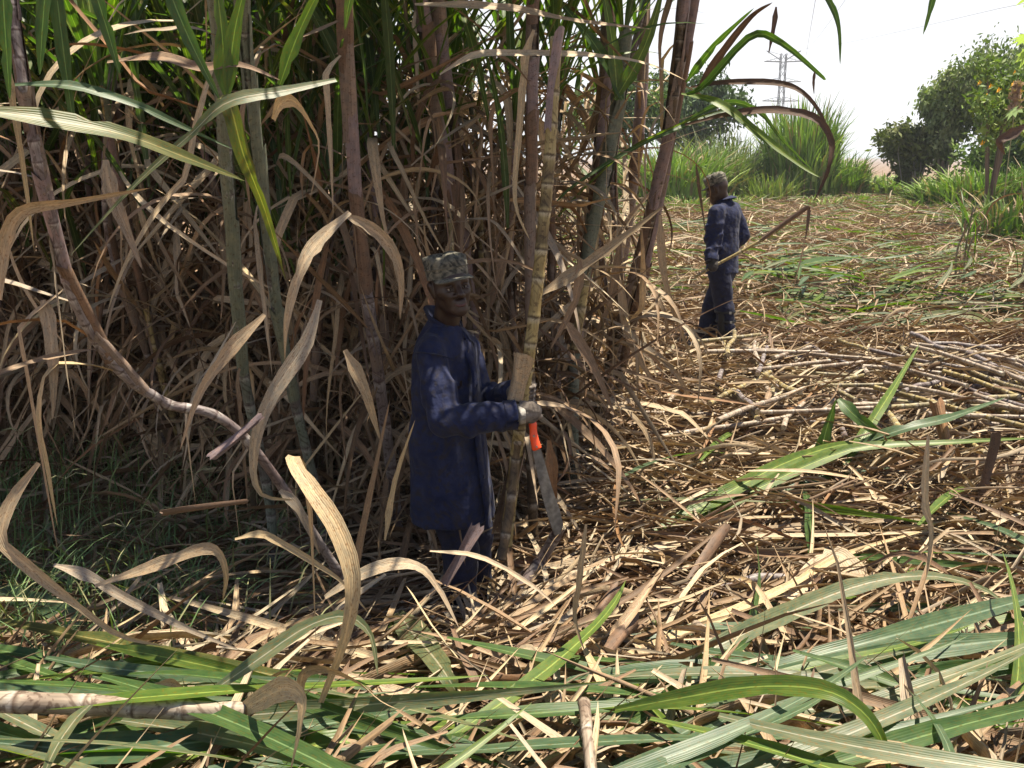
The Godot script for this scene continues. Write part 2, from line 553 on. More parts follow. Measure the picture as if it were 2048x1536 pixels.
# ---------------------------------------------------------------- people
func fist(F: Field, c: Vector3, axis: Vector3, u: Vector3, v: Vector3, r: float, wrist: Vector3) -> void:
	# palm on the side u of the held rod, fingers closing round it towards v, thumb from the wrist side of the palm
	var palm := c + u * (r + 0.014) - v * 0.004
	F.cap(wrist, wrist.lerp(palm, 0.55), 0.031, 0.033, 0.02, u, 1.35)
	F.cap(palm - axis * 0.022, palm + axis * 0.022, 0.026, 0.026, 0.02, u, 1.35)
	F.cap(wrist.lerp(palm, 0.4), palm + v * 0.02, 0.034, 0.034, 0.02, u, 1.5)
	var lens := [0.9, 1.05, 1.0, 0.82]
	for i in 4:
		var o := axis * (i - 1.5) * 0.0205
		var pr := Vector3.ZERO
		var ang := [0.55, 1.35, 2.35, 3.3 * lens[i] + 0.25]
		var rr := [0.0108, 0.0102, 0.0092, 0.0082]
		for k in 4:
			var out := r + 0.0095 + (0.010 if k == 0 else (0.005 if k == 1 else 0.0))
			var p: Vector3 = c + o + (u * cos(ang[k]) + v * sin(ang[k])) * out
			if k: F.cap(pr, p, rr[k - 1], rr[k], 0.004)
			pr = p
	var th := wrist.lerp(palm, 0.5) + axis * 0.03
	var t1 := c + axis * 0.045 + (u * cos(-0.6) + v * sin(-0.6)) * (r + 0.012)
	var t2 := c + axis * 0.052 + (u * cos(-1.5) + v * sin(-1.5)) * (r + 0.009)
	var t3 := c + axis * 0.035 + (u * cos(-2.4) + v * sin(-2.4)) * (r + 0.009)
	F.cap(th, t1, 0.014, 0.0125, 0.012)
	F.cap(t1, t2, 0.0122, 0.0105, 0.004)
	F.cap(t2, t3, 0.0105, 0.009, 0.004)

func fold_ring(F: Field, p: Vector3, ax: Vector3, r: float, a0: float, arc: float) -> void:
	var e := ax.cross(Vector3(0.2, 0.4, 1.0)).normalized()
	var g := ax.cross(e)
	var pr := Vector3.ZERO
	for i in 6:
		var a := a0 + arc * i / 5.0
		var q := p + (e * cos(a) + g * sin(a)) * r + ax * 0.05 * (i / 5.0 - 0.5)
		if i: F.cap(pr, q, 0.007 + 0.004 * sin(i * 0.6), 0.007, 0.018)
		pr = q

func head_field(F: Field, h: Vector3, f: Vector3, u: Vector3, neck: Vector3) -> void:
	var r := f.cross(u)
	var L := func(a: float, b: float, c: float) -> Vector3: return h + f * a + u * b + r * c
	F.cap(L.call(-0.028, 0.035, 0), L.call(0.016, 0.035, 0), 0.082, 0.080, 0.02, r, 1.07)
	F.cap(L.call(0.012, -0.02, 0), L.call(0.03, -0.07, 0), 0.066, 0.047, 0.03)
	F.cap(L.call(0.0, -0.045, -0.042), L.call(0.058, -0.088, -0.012), 0.018, 0.017, 0.03)
	F.cap(L.call(0.0, -0.045, 0.042), L.call(0.058, -0.088, 0.012), 0.018, 0.017, 0.03)
	F.cap(L.call(0.066, -0.094, -0.008), L.call(0.066, -0.094, 0.008), 0.021, 0.021, 0.02)
	for s in [-1.0, 1.0]:
		F.cap(L.call(0.052, -0.012, 0.044 * s), L.call(0.030, -0.01, 0.055 * s), 0.023, 0.020, 0.02)
		F.cap(L.call(0.076, 0.03, 0.012 * s), L.call(0.064, 0.032, 0.042 * s), 0.014, 0.012, 0.012)
	for s in [-1.0, 1.0]:
		F.cap(L.call(0.096, 0.006, 0.031 * s), L.call(0.088, 0.006, 0.042 * s), 0.015, 0.013, 0.012, Vector3.ZERO, 1.0, true)
	F.cap(L.call(0.084, 0.018, 0), L.call(0.104, -0.024, 0), 0.010, 0.015, 0.010)
	for s in [-1.0, 1.0]:
		F.cap(L.call(0.090, -0.029, 0.014 * s), L.call(0.086, -0.029, 0.018 * s), 0.0105, 0.009, 0.006)
		# ears
		F.cap(L.call(-0.012, -0.018, 0.076 * s), L.call(-0.018, 0.022, 0.084 * s), 0.015, 0.021, 0.008, r, 1.8)
		# cheek fold
		F.cap(L.call(0.062, -0.03, 0.036 * s), L.call(0.058, -0.052, 0.038 * s), 0.016, 0.013, 0.02)
	F.cap(L.call(0.079, -0.056, -0.016), L.call(0.079, -0.056, 0.016), 0.011, 0.011, 0.012)
	F.cap(L.call(0.077, -0.073, -0.014), L.call(0.077, -0.073, 0.014), 0.011, 0.011, 0.012)
	F.cap(L.call(0.094, -0.064, -0.026), L.call(0.096, -0.066, 0.0), 0.0025, 0.0025, 0.003, Vector3.ZERO, 1.0, true)
	F.cap(L.call(0.096, -0.066, 0.0), L.call(0.094, -0.062, 0.026), 0.0025, 0.0025, 0.003, Vector3.ZERO, 1.0, true)
	F.cap(L.call(-0.02, -0.04, 0), neck, 0.056, 0.060, 0.03)

func face_parts(o: Node3D, h: Vector3, f: Vector3, u: Vector3) -> void:
	var r := f.cross(u)
	var ball := SphereMesh.new(); ball.radius = 0.0112; ball.height = 0.0224; ball.radial_segments = 12; ball.rings = 8
	var pup := SphereMesh.new(); pup.radius = 0.0062; pup.height = 0.0124; pup.radial_segments = 10; pup.rings = 6
	for s in [-1.0, 1.0]:
		var e := part("eye", ball, M.eye, o, Transform3D(Basis(), h + f * 0.0725 + u * 0.005 + r * 0.032 * s))
		part("iris", pup, M.iris, e, Transform3D(Basis(), f * 0.0085))
		for q in [[0.0135, 0.0860, 0.0055], [-0.0045, 0.0835, 0.004]]:
			var lid := sweep([h + f * 0.076 + u * (q[0] - 0.003) + r * (0.032 * s - 0.018), h + f * q[1] + u * q[0] + r * (0.032 * s - 0.006), h + f * q[1] + u * q[0] + r * (0.032 * s + 0.006), h + f * 0.075 + u * (q[0] - 0.003) + r * (0.032 * s + 0.018)], [Vector2(q[2], 0), Vector2(0, 0.004), Vector2(-q[2], 0), Vector2(0, -0.006)], f)
			part("eyelid", lid, M.skin, o)
	part("lips", sweep([h + f * 0.084 - u * 0.066 - r * 0.024, h + f * 0.0925 - u * 0.0715 - r * 0.01, h + f * 0.0925 - u * 0.0715 + r * 0.01, h + f * 0.084 - u * 0.064 + r * 0.024], [Vector2(0.006, 0), Vector2(0, 0.004), Vector2(-0.006, 0), Vector2(0, -0.004)], f), M.lip, o)

func field_cap(o: Node3D, h: Vector3, f: Vector3, u: Vector3, m: Material, vis := 0.066) -> void:
	# soft field cap: crumpled crown, sweat band, curved peak
	var r := f.cross(u)
	var c := Node3D.new()
	c.name = "cap"
	o.add_child(c, true)
	c.set_meta("label", "faded camouflage field cap with a short curved peak")
	c.transform = Transform3D(Basis(r, u, -f), h + u * 0.066 - f * 0.010)
	var n := FastNoiseLite.new(); n.frequency = 9.0; n.seed = 4
	var v := PackedVector3Array()
	var prof := [Vector2(0.094, -0.018), Vector2(0.0965, 0.0), Vector2(0.097, 0.025), Vector2(0.098, 0.027), Vector2(0.0975, 0.040), Vector2(0.096, 0.055), Vector2(0.089, 0.067), Vector2(0.074, 0.075), Vector2(0.045, 0.079), Vector2(0.002, 0.080)]
	for p in prof:
		for j in 29:
			var a := TAU * j / 28
			var d := Vector3(cos(a) * 0.93, 0, sin(a) * 1.06)
			var amp := smoothstep(0.02, 0.07, p.y)
			var k := n.get_noise_3d(cos(a) * 0.3, p.y * 3.0, sin(a) * 0.3) * 0.03 * amp
			v.append(d * (p.x + k) + Vector3(0, p.y + k * 0.7 + 0.006 * sin(a * 3.0) * amp, 0))
	part("crown", grid_mesh(v, PackedColorArray(), PackedVector2Array(), prof.size(), 29), m, c)
	var seam := []
	for j in 24: seam.append(Vector3(cos(TAU * j / 24) * 0.0925, 0.026, sin(TAU * j / 24) * 0.1045))
	part("band_seam", sweep(seam, [Vector2(0.0025, 0.0), Vector2(0, 0.0025), Vector2(-0.0025, 0), Vector2(0, -0.0025)], Vector3.UP, true), m, c)
	v = PackedVector3Array()
	for k in 2:
		for i in 5:
			var s := i / 4.0
			if k == 1: s = 1.0 - s
			for j in 15:
				var a := lerpf(-1.15, 1.15, j / 14.0)
				var base := Vector3(sin(a) * 0.089, -0.016, -cos(a) * 0.100)
				var reach := vis * sqrt(maxf(1.0 - pow(a / 1.22, 2.0), 0.0))
				v.append(base + Vector3(sin(a) * 0.25, -0.10 - 0.26 * a * a, -cos(a * 0.5)) * reach * s + Vector3(0, -0.004 * k, 0))
	part("peak", grid_mesh(v, PackedColorArray(), PackedVector2Array(), 10, 15), m, c)

func ring_pts(c: Vector3, ax: Vector3, ay: Vector3, rx: float, ry: float, a0: float, a1: float, n: int, tilt := Vector3.ZERO) -> Array:
	var o := []
	for i in n + 1:
		var a := lerpf(a0, a1, float(i) / n)
		o.append(c + ax * cos(a) * rx + ay * sin(a) * ry + tilt * cos(a))
	return o

func worker_near() -> void:
	var B := Vector3(-0.262, land(-0.26, -4.33) , -4.33)
	var o := thing("person", "person in long navy work coat and camouflage cap gripping a yellow cane and machete", "person", B)
	var T := func(x: float, y: float, z: float) -> Vector3: return Vector3(x, y, z) - B
	var f := Vector3(0.90, 0, 0.43).normalized()      # chest direction
	var r := f.cross(Vector3.UP)
	var hf := Vector3(0.42, 0.10, 0.90).normalized() # face direction
	var hu := (Vector3(-0.10, 1, 0.10) - hf * hf.dot(Vector3(-0.10, 1, 0.10))).normalized()
	var H: Vector3 = T.call(-0.262, 1.345, -4.25)
	var neck: Vector3 = T.call(-0.292, 1.17, -4.32)
	var shR: Vector3 = T.call(-0.335, 1.085, -4.15)
	var shL: Vector3 = T.call(-0.215, 1.075, -4.47)
	var elR: Vector3 = T.call(-0.275, 0.825, -4.00)
	var wrR: Vector3 = T.call(0.022, 0.842, -4.05)
	var elL: Vector3 = T.call(-0.15, 0.80, -4.46)
	var wrL: Vector3 = T.call(-0.005, 0.885, -4.25)
	var fiR: Vector3 = T.call(0.082, 0.845, -4.075)
	var fiL: Vector3 = T.call(0.056, 0.905, -4.17)
	var hip: Vector3 = T.call(-0.27, 0.55, -4.33)
	var chest := (shR + shL) * 0.5 - Vector3(0, 0.13, 0)
	var hipR := hip + r * 0.09 - Vector3(0, 0.04, 0)
	var hipL := hip - r * 0.09 - Vector3(0, 0.04, 0)
	var knR := Vector3(0.03, 0.44, 0.10)
	var knL := Vector3(0.09, 0.45, -0.09)
	var anR := Vector3(0.02, 0.09, 0.12)
	var anL := Vector3(0.09, 0.09, -0.12)
	# body: one skin, head on a fine grid
	var st := tool()
	var F := Field.new(Vector3(-0.35, 0.0, -0.35), Vector3(0.35, 1.40, 0.45), 0.016)
	F.cap(chest, hip, 0.125, 0.12, 0.04, f, 1.35)
	F.cap(chest, neck, 0.09, 0.055, 0.05)
	F.cap(chest + Vector3(0, 0.1, 0), shR, 0.07, 0.045, 0.04); F.cap(chest + Vector3(0, 0.1, 0), shL, 0.07, 0.045, 0.04)
	F.cap(shR, elR, 0.046, 0.036, 0.03); F.cap(elR, wrR, 0.036, 0.026, 0.02)
	F.cap(shL, elL, 0.046, 0.036, 0.03); F.cap(elL, wrL, 0.036, 0.026, 0.02)
	F.cap(hipR, knR, 0.078, 0.05, 0.03); F.cap(knR, anR, 0.05, 0.036, 0.03)
	F.cap(hipL, knL, 0.078, 0.05, 0.03); F.cap(knL, anL, 0.05, 0.036, 0.03)
	F.mesh(st)
	F = Field.new(H - Vector3(0.15, 0.25, 0.15), H + Vector3(0.15, 0.15, 0.15), 0.0035)
	head_field(F, H, hf, hu, neck)
	F.mesh(st)
	part("body", done(st), M.skin, o)
	face_parts(o, H, hf, hu)
	field_cap(o, H, hf, hu, M.camo)
	# coat
	var nz := FastNoiseLite.new(); nz.seed = 21; nz.frequency = 5.5; nz.fractal_octaves = 2; nz.fractal_type = FastNoiseLite.FRACTAL_RIDGED
	F = Field.new(Vector3(-0.42, 0.44, -0.34), Vector3(0.36, 1.48, 0.50), 0.0105)
	var hem := Vector3(-0.005, 0.50, 0.0)
	var back := -f * 0.02
	F.cap(chest + back + Vector3(0, 0.04, 0), chest + Vector3(-0.015, -0.28, 0.0), 0.184, 0.196, 0.05, f, 1.32)
	F.cap(chest + Vector3(-0.015, -0.28, 0.0), hem, 0.192, 0.232, 0.05, f, 1.16)
	F.cap(chest + back * 2.0 + Vector3(0, 0.06, 0), neck + back + Vector3(0, -0.025, 0), 0.125, 0.082, 0.06, f, 1.1)
	F.cap(shR.lerp(shL, 0.2) - Vector3(0, 0.015, 0), shL.lerp(shR, 0.2) - Vector3(0, 0.015, 0), 0.082, 0.082, 0.05)
	F.cap(shR - Vector3(0, 0.02, 0), shR.lerp(elR, 0.55), 0.078, 0.074, 0.035)
	F.cap(shR.lerp(elR, 0.55), elR, 0.074, 0.070, 0.03)
	F.cap(elR, elR.lerp(wrR, 0.55), 0.076, 0.066, 0.03)
	F.cap(elR.lerp(wrR, 0.55), wrR - (wrR - elR).normalized() * 0.03, 0.060, 0.054, 0.02)
	F.cap(shL - Vector3(0, 0.02, 0), elL, 0.078, 0.066, 0.035)
	F.cap(elL, wrL - (wrL - elL).normalized() * 0.02, 0.066, 0.050, 0.02)
	# folds that gather at the elbow, the sleeve and the hem
	var nf := FastNoiseLite.new(); nf.seed = 41; nf.frequency = 4.5; nf.fractal_octaves = 2
	for i in 7: fold_ring(F, elR.lerp(wrR, 0.02 + 0.12 * i), (wrR - elR).normalized(), 0.068 - 0.0022 * i, i * 1.9, 2.2)
	for i in 5: fold_ring(F, shR.lerp(elR, 0.35 + 0.15 * i), (elR - shR).normalized(), 0.070, i * 2.3 + 0.5, 1.9)
	for i in 4: fold_ring(F, elL.lerp(wrL, 0.3 + 0.17 * i), (wrL - elL).normalized(), 0.053, i * 2.0, 2.6)
	F.wrinkle(nf, 0.020, Vector3(1.25, 0.28, 1.25))
	F.wrinkle(nz, 0.011, Vector3(1.0, 0.45, 1.0))
	F.cut(Vector3(0, 0.575, 0), Vector3(0.04, -1, 0.03).normalized())
	st = tool(); F.mesh(st)
	var coat := part("coat", done(st), M.denim, o)
	coat.set_meta("label", "long navy cotton work coat, stained on the sleeve")
	# collar, placket, cuffs, seams
	var cn := neck + Vector3(0, 0.01, 0) - f * 0.01
	part("collar", sweep(ring_pts(cn, f, r, 0.076, 0.074, 0.45, TAU - 0.45, 20, Vector3(0, -0.045, 0)), [Vector2(0.020, -0.03), Vector2(0.026, -0.028), Vector2(-0.004, 0.032), Vector2(-0.011, 0.030)], Vector3.UP.rotated(f, 0.0)), M.denim, coat)
	for s in [-1.0, 1.0]:
		var tipc = cn + f * 0.105 + r * 0.035 * s + Vector3(0, -0.055, 0)
		var c := blade([cn + f * 0.05 + r * 0.075 * s + Vector3(0, -0.008, 0), tipc.lerp(cn, 0.35) + Vector3(0, 0.018, 0) + f * 0.02, tipc + Vector3(0, -0.02, 0) + f * 0.02], 0.05, f + Vector3(0, 0.6, 0), 0.2, 0.05, 0.0, 6, 2, 1)
		part("lapel", c, M.denim, coat)
	var fr := [cn + f * 0.10 - Vector3(0, 0.06, 0), chest + f * 0.137 + Vector3(0, 0.05, 0), chest + f * 0.144 + Vector3(0, -0.12, 0), chest + f * 0.158 + Vector3(0, -0.3, 0), hem + f * 0.20 + Vector3(0, 0.06, 0)]
	var fp := []
	for i in 17: fp.append(spline(fr, i / 16.0) + r * 0.03)
	part("placket", sweep(fp, [Vector2(0.018, -0.006), Vector2(0.018, 0.006), Vector2(-0.018, 0.006), Vector2(-0.018, -0.006)], f), M.denim, coat)
	var but := CylinderMesh.new(); but.top_radius = 0.008; but.bottom_radius = 0.008; but.height = 0.004; but.radial_segments = 10
	for i in 4:
		var p := spline(fr, 0.12 + 0.24 * i) + r * 0.03 + f * 0.008
		part("button", but, M.button, coat, Transform3D(Basis(Vector3.UP, f, Vector3.UP.cross(f)), p))
	# seam round the sleeve head and the welt of the chest pocket
	var ad := (elR - shR).normalized()
	var s1 := ad.cross(f).normalized()
	part("shoulder_seam", sweep(ring_pts(shR + ad * 0.02, f, s1, 0.083, 0.088, -0.3, 2.6, 16), [Vector2(0.004, 0), Vector2(0, 0.003), Vector2(-0.004, 0), Vector2(0, -0.003)], ad), M.denim, coat)
	for q in [[elR, wrR, 0.055, 0.03], [elL, wrL, 0.051, 0.02]]:
		var d: Vector3 = (q[1] - q[0]).normalized()
		var a := d.cross(Vector3(0.1, 1, 0.3)).normalized()
		part("cuff", sweep(ring_pts(q[1] - d * (q[3] - 0.004), a, d.cross(a), q[2] + 0.003, q[2] + 0.001, 0.0, TAU * 0.97, 18), [Vector2(0.0, 0.022), Vector2(0.007, 0.020), Vector2(0.006, -0.03), Vector2(-0.004, -0.03)], d), M.denim, coat)
	# trousers and boots
	F = Field.new(Vector3(-0.26, 0.03, -0.28), Vector3(0.26, 0.66, 0.30), 0.012)
	F.cap(hipR, knR, 0.11, 0.082, 0.03); F.cap(knR, anR, 0.082, 0.078, 0.03)
	F.cap(hipL, knL, 0.11, 0.082, 0.03); F.cap(knL, anL, 0.082, 0.078, 0.03)
	F.wrinkle(nz, 0.009, Vector3(0.7, 0.8, 0.7))
	F.cut(Vector3(0, 0.07, 0), Vector3(0, -1, 0))
	st = tool(); F.mesh(st)
	part("trousers", done(st), M.trousers, o)
	for q in [[anR, f], [anL, f]]:
		F = Field.new(q[0] + Vector3(-0.2, -0.12, -0.2), q[0] + Vector3(0.25, 0.1, 0.25), 0.012)
		F.cap(q[0] - Vector3(0, 0.05, 0) - q[1] * 0.04, q[0] - Vector3(0, 0.055, 0) + q[1] * 0.15, 0.045, 0.036, 0.02)
		F.cap(q[0] + Vector3(0, 0.03, 0), q[0] - Vector3(0, 0.04, 0), 0.05, 0.05, 0.03)
		F.cut(q[0] - Vector3(0, 0.09, 0), Vector3(0, -1, 0))
		st = tool(); F.mesh(st)
		part("boot", done(st), M.boot, o)
	# gloves
	var ha := Vector3(-0.38, 0.92, 0.0).normalized()   # machete handle, towards its butt
	F = Field.new(fiR - Vector3(0.13, 0.1, 0.1), fiR + Vector3(0.1, 0.1, 0.12), 0.0034)
	fist(F, fiR, ha, Vector3(-0.18, 0.25, 0.95).normalized(), Vector3(0.92, 0.38, 0.05).normalized(), 0.015, wrR + Vector3(0.005, 0, 0.005))
	st = tool(); F.mesh(st)
	var gl := part("glove", done(st), M.glove, o)
	gl.set_meta("label", "grimy work glove closed on the machete handle")
	var d2 := (wrR - elR).normalized()
	var a2 := d2.cross(Vector3(0.1, 1, 0.3)).normalized()
	part("wrist_band", sweep(ring_pts(wrR + d2 * 0.012, a2, d2.cross(a2), 0.041, 0.037, 0.0, TAU, 16), [Vector2(0.003, 0.018), Vector2(0.006, 0.0), Vector2(0.003, -0.018), Vector2(-0.002, 0)], d2), M.cuff, gl)
	F = Field.new(fiL - Vector3(0.13, 0.1, 0.15), fiL + Vector3(0.1, 0.1, 0.1), 0.0034)
	fist(F, fiL, Vector3(0.1, 0.99, 0).normalized(), Vector3(-0.25, 0.0, -0.97).normalized(), Vector3(0.97, 0.05, -0.2).normalized(), 0.027, wrL)
	st = tool(); F.mesh(st)
	part("glove", done(st), M.glove, o)
	# machete, held point down
	var mo := thing("machete", "long steel machete with orange grip held point down in the gloved hand", "machete", Vector3(0.082, 0.845, -4.075))
	var hp := [Vector3(-0.012, 0.034, 0.0), Vector3(-0.006, 0.015, 0.0), Vector3(0.0, -0.01, 0.0), Vector3(0.006, -0.055, 0.008), Vector3(0.010, -0.105, 0.014), Vector3(0.022, -0.150, 0.02)]
	var hr := [0.014, 0.0145, 0.0145, 0.0155, 0.017, 0.021]
	F = Field.new(Vector3(-0.07, -0.22, -0.04), Vector3(0.07, 0.11, 0.06), 0.004)
	for i in 5: F.cap(hp[i], hp[i + 1], hr[i], hr[i + 1], 0.008, Vector3(0, 0, 1), 1.35)
	F.cut(Vector3(0.022, -0.157, 0), Vector3(0.35, -0.93, 0).normalized())
	st = tool(); F.mesh(st)
	var grip := part("grip", done(st), M.orange, mo)
	var rv := CylinderMesh.new(); rv.top_radius = 0.004; rv.bottom_radius = 0.004; rv.height = 0.046; rv.radial_segments = 8
	for i in 2: part("rivet", rv, M.rivet, grip, Transform3D(Basis(Vector3.RIGHT, PI / 2), hp[4 if i else 5] + Vector3(0, 0.01 + 0.0 * i, 0.0)))
	# blade: ground edge, thicker spine, clipped point
	var bp := [Vector3(0.018, -0.145, 0.018), Vector3(0.036, -0.22, 0.026), Vector3(0.062, -0.33, 0.042), Vector3(0.09, -0.42, 0.058), Vector3(0.112, -0.485, 0.068), Vector3(0.122, -0.515, 0.072)]
	var bw := [[0.017, 0.017], [0.022, 0.020], [0.028, 0.023], [0.032, 0.026], [0.026, 0.026], [0.004, 0.024]]
	var v := PackedVector3Array()
	for i in 6:
		var t: Vector3 = (bp[mini(i + 1, 5)] - bp[maxi(i - 1, 0)]).normalized()
		var sd := t.cross(Vector3(0.1, 0.1, 1)).normalized()
		var nn := sd.cross(t)
		for q in [[-1.0, 0.0], [-0.5, 0.0012], [0.9, 0.0016], [1.0, 0.001], [1.0, -0.001], [0.9, -0.0016], [-0.5, -0.0012], [-1.0, 0.0]]:
			v.append(bp[i] + sd * (q[0] * (bw[i][0] if q[0] < 0 else bw[i][1])) + nn * q[1])
	part("blade", grid_mesh(v, PackedColorArray(), PackedVector2Array(), 6, 8), M.steel, mo)

func worker_far() -> void:
	var B := Vector3(1.955, 0.09, -9.3)
	var o := thing("person", "person in navy jacket turned away, walking through cut cane with a stick", "person", B)
	var f := Vector3(-0.82, 0, -0.57).normalized()
	var l := Vector3.UP.cross(f)
	var U := Vector3.UP
	var hf := (f + Vector3(-0.15, -0.42, 0.10)).normalized()
	var hu := (U - hf * hf.dot(U)).normalized()
	var H := Vector3(-0.085, 1.50, 0.02)
	var neck := Vector3(-0.01, 1.385, 0.0)
	var shL := Vector3(-0.01, 1.325, 0.0) + l * 0.185
	var shR := Vector3(-0.01, 1.325, 0.0) - l * 0.185
	var elL := Vector3(-0.135, 1.07, 0.20)
	var wrL := Vector3(-0.160, 0.90, 0.28)
	var fiL := Vector3(-0.150, 0.83, 0.30)
	var elR := Vector3(0.21, 1.07, -0.16)
	var wrR := Vector3(0.10, 0.93, -0.30)
	var hip := Vector3(0.0, 0.80, 0.0)
	var chest := Vector3(0.0, 1.19, 0.0)
	var hipL := hip + l * 0.085 - U * 0.03
	var hipR := hip - l * 0.085 - U * 0.03
	var knL := Vector3(0.02, 0.42, 0.09)
	var knR := Vector3(-0.07, 0.42, -0.06)
	var anL := Vector3(0.06, 0.07, 0.10)
	var anR := Vector3(-0.13, 0.07, -0.04)
	var st := tool()
	var F := Field.new(Vector3(-0.35, 0.0, -0.42), Vector3(0.35, 1.46, 0.42), 0.018)
	F.cap(chest, hip, 0.12, 0.12, 0.04, f, 1.35)
	F.cap(chest, neck, 0.09, 0.055, 0.05)
	F.cap(shL, elL, 0.046, 0.036, 0.03); F.cap(elL, wrL, 0.036, 0.026, 0.02); F.cap(wrL, fiL, 0.028, 0.024, 0.02)
	F.cap(shR, elR, 0.046, 0.036, 0.03); F.cap(elR, wrR, 0.036, 0.026, 0.02); F.cap(wrR, wrR + Vector3(-0.06, -0.04, -0.05), 0.028, 0.026, 0.02)
	F.cap(hipL, knL, 0.078, 0.05, 0.03); F.cap(knL, anL, 0.05, 0.036, 0.03)
	F.cap(hipR, knR, 0.078, 0.05, 0.03); F.cap(knR, anR, 0.05, 0.036, 0.03)
	F.mesh(st)
	F = Field.new(H - Vector3(0.15, 0.24, 0.15), H + Vector3(0.15, 0.15, 0.15), 0.0055)
	head_field(F, H, hf, hu, neck)
	F.mesh(st)
	part("body", done(st), M.skin, o)
	face_parts(o, H, hf, hu)
	field_cap(o, H, hf, hu, M.camo, 0.06)
	var nz := FastNoiseLite.new(); nz.seed = 31; nz.frequency = 5.5; nz.fractal_octaves = 2; nz.fractal_type = FastNoiseLite.FRACTAL_RIDGED
	F = Field.new(Vector3(-0.36, 0.66, -0.42), Vector3(0.40, 1.52, 0.42), 0.012)
	F.cap(chest + U * 0.02, Vector3(0.0, 0.95, 0.0), 0.175, 0.178, 0.05, f, 1.4)
	F.cap(Vector3(0.0, 0.95, 0.0), Vector3(0.0, 0.72, 0.0), 0.178, 0.19, 0.05, f, 1.3)
	F.cap(chest + U * 0.1, neck - U * 0.02, 0.12, 0.078, 0.06)
	F.cap(shL.lerp(shR, 0.18) - U * 0.02, shR.lerp(shL, 0.18) - U * 0.02, 0.082, 0.082, 0.05)
	F.cap(shL - U * 0.02, elL, 0.078, 0.070, 0.035); F.cap(elL, wrL, 0.070, 0.054, 0.02)
	F.cap(shR - U * 0.02, elR, 0.078, 0.070, 0.035); F.cap(elR, wrR, 0.070, 0.054, 0.02)
	var nf := FastNoiseLite.new(); nf.seed = 43; nf.frequency = 4.5; nf.fractal_octaves = 2
	for i in 6: fold_ring(F, shL.lerp(elL, 0.3 + 0.15 * i), (elL - shL).normalized(), 0.070, i * 2.3 + 0.5, 2.0)
	for i in 4: fold_ring(F, elL.lerp(wrL, 0.1 + 0.2 * i), (wrL - elL).normalized(), 0.062, i * 1.7, 2.2)
	F.wrinkle(nf, 0.022, Vector3(1.25, 0.28, 1.25))
	F.wrinkle(nz, 0.009, Vector3(1.0, 0.5, 1.0))
	F.cut(Vector3(0, 0.735, 0), Vector3(0.02, -1, 0.05).normalized())
	st = tool(); F.mesh(st)
	var coat := part("jacket", done(st), M.denim, o)
	part("collar", sweep(ring_pts(neck + U * 0.012, f, l, 0.086, 0.08, 0.4, TAU - 0.4, 20, Vector3(0, -0.03, 0)), [Vector2(0.024, 0.004), Vector2(0.024, 0.014), Vector2(-0.024, 0.024), Vector2(-0.024, 0.012)], U), M.denim, coat)
	var d: Vector3 = (wrL - elL).normalized()
	var a3 := d.cross(Vector3(0.1, 0.2, 1)).normalized()
	part("cuff", sweep(ring_pts(wrL - d * 0.004, a3, d.cross(a3), 0.056, 0.054, 0.0, TAU * 0.97, 18), [Vector2(0.0, 0.022), Vector2(0.007, 0.020), Vector2(0.006, -0.03), Vector2(-0.004, -0.03)], d), M.denim, coat)
	F = Field.new(Vector3(-0.30, 0.02, -0.26), Vector3(0.26, 0.92, 0.28), 0.012)
	F.cap(hip, hip - U * 0.05, 0.15, 0.14, 0.03, f, 1.2)
	F.cap(hipL, knL, 0.112, 0.088, 0.03); F.cap(knL, anL, 0.088, 0.082, 0.03)
	F.cap(hipR, knR, 0.112, 0.090, 0.03); F.cap(knR, anR, 0.090, 0.092, 0.03)
	F.wrinkle(nz, 0.010, Vector3(0.7, 0.9, 0.7))
	F.cut(Vector3(0, 0.06, 0), Vector3(0, -1, 0))
	st = tool(); F.mesh(st)
	part("trousers", done(st), M.trousers, o)
	# shin guard with straps and buckles on the near leg
	var g := thing_part("shin_guard", o)
	var sg := knL + Vector3(-0.045, 0.02, 0.062)
	var eg := anL + Vector3(-0.055, 0.05, 0.062)
	part("plate", sweep([sg, sg.lerp(eg, 0.5) + Vector3(-0.012, 0, 0.012), eg], [Vector2(0.03, 0.0), Vector2(0.02, 0.012), Vector2(-0.02, 0.012), Vector2(-0.03, 0.0)], Vector3(-0.5, 0, 0.85)), M.strap, g)
	var bk := BoxMesh.new(); bk.size = Vector3(0.02, 0.022, 0.006)
	for i in 4:
		var c := knL.lerp(anL, 0.08 + 0.25 * i)
		part("strap", sweep(ring_pts(c, Vector3.RIGHT, Vector3.BACK, 0.096, 0.096, 0.0, TAU, 20), [Vector2(0.0, 0.010), Vector2(0.004, 0.0), Vector2(0.0, -0.010), Vector2(-0.004, 0)], U), M.strap, g)
		part("buckle", bk, M.buckle, g, Transform3D(Basis(), c + Vector3(0.03, 0, 0.096)))
	for q in [[anL, Vector3(-0.5, 0, 0.35)], [anR, f]]:
		var dir: Vector3 = q[1].normalized()
		F = Field.new(q[0] + Vector3(-0.26, -0.1, -0.24), q[0] + Vector3(0.2, 0.1, 0.2), 0.012)
		F.cap(q[0] - U * 0.035 - dir * 0.05, q[0] - U * 0.04 + dir * 0.15, 0.042, 0.034, 0.02)
		F.cap(q[0] + U * 0.04, q[0] - U * 0.03, 0.05, 0.05, 0.03)
		F.cut(q[0] - U * 0.072, -U)
		st = tool(); F.mesh(st)
		part("boot", done(st), M.boot, o)
	F = Field.new(fiL - Vector3(0.13, 0.12, 0.12), fiL + Vector3(0.12, 0.14, 0.12), 0.005)
	var ax := Vector3(0.80, 0.52, 0.0).normalized()
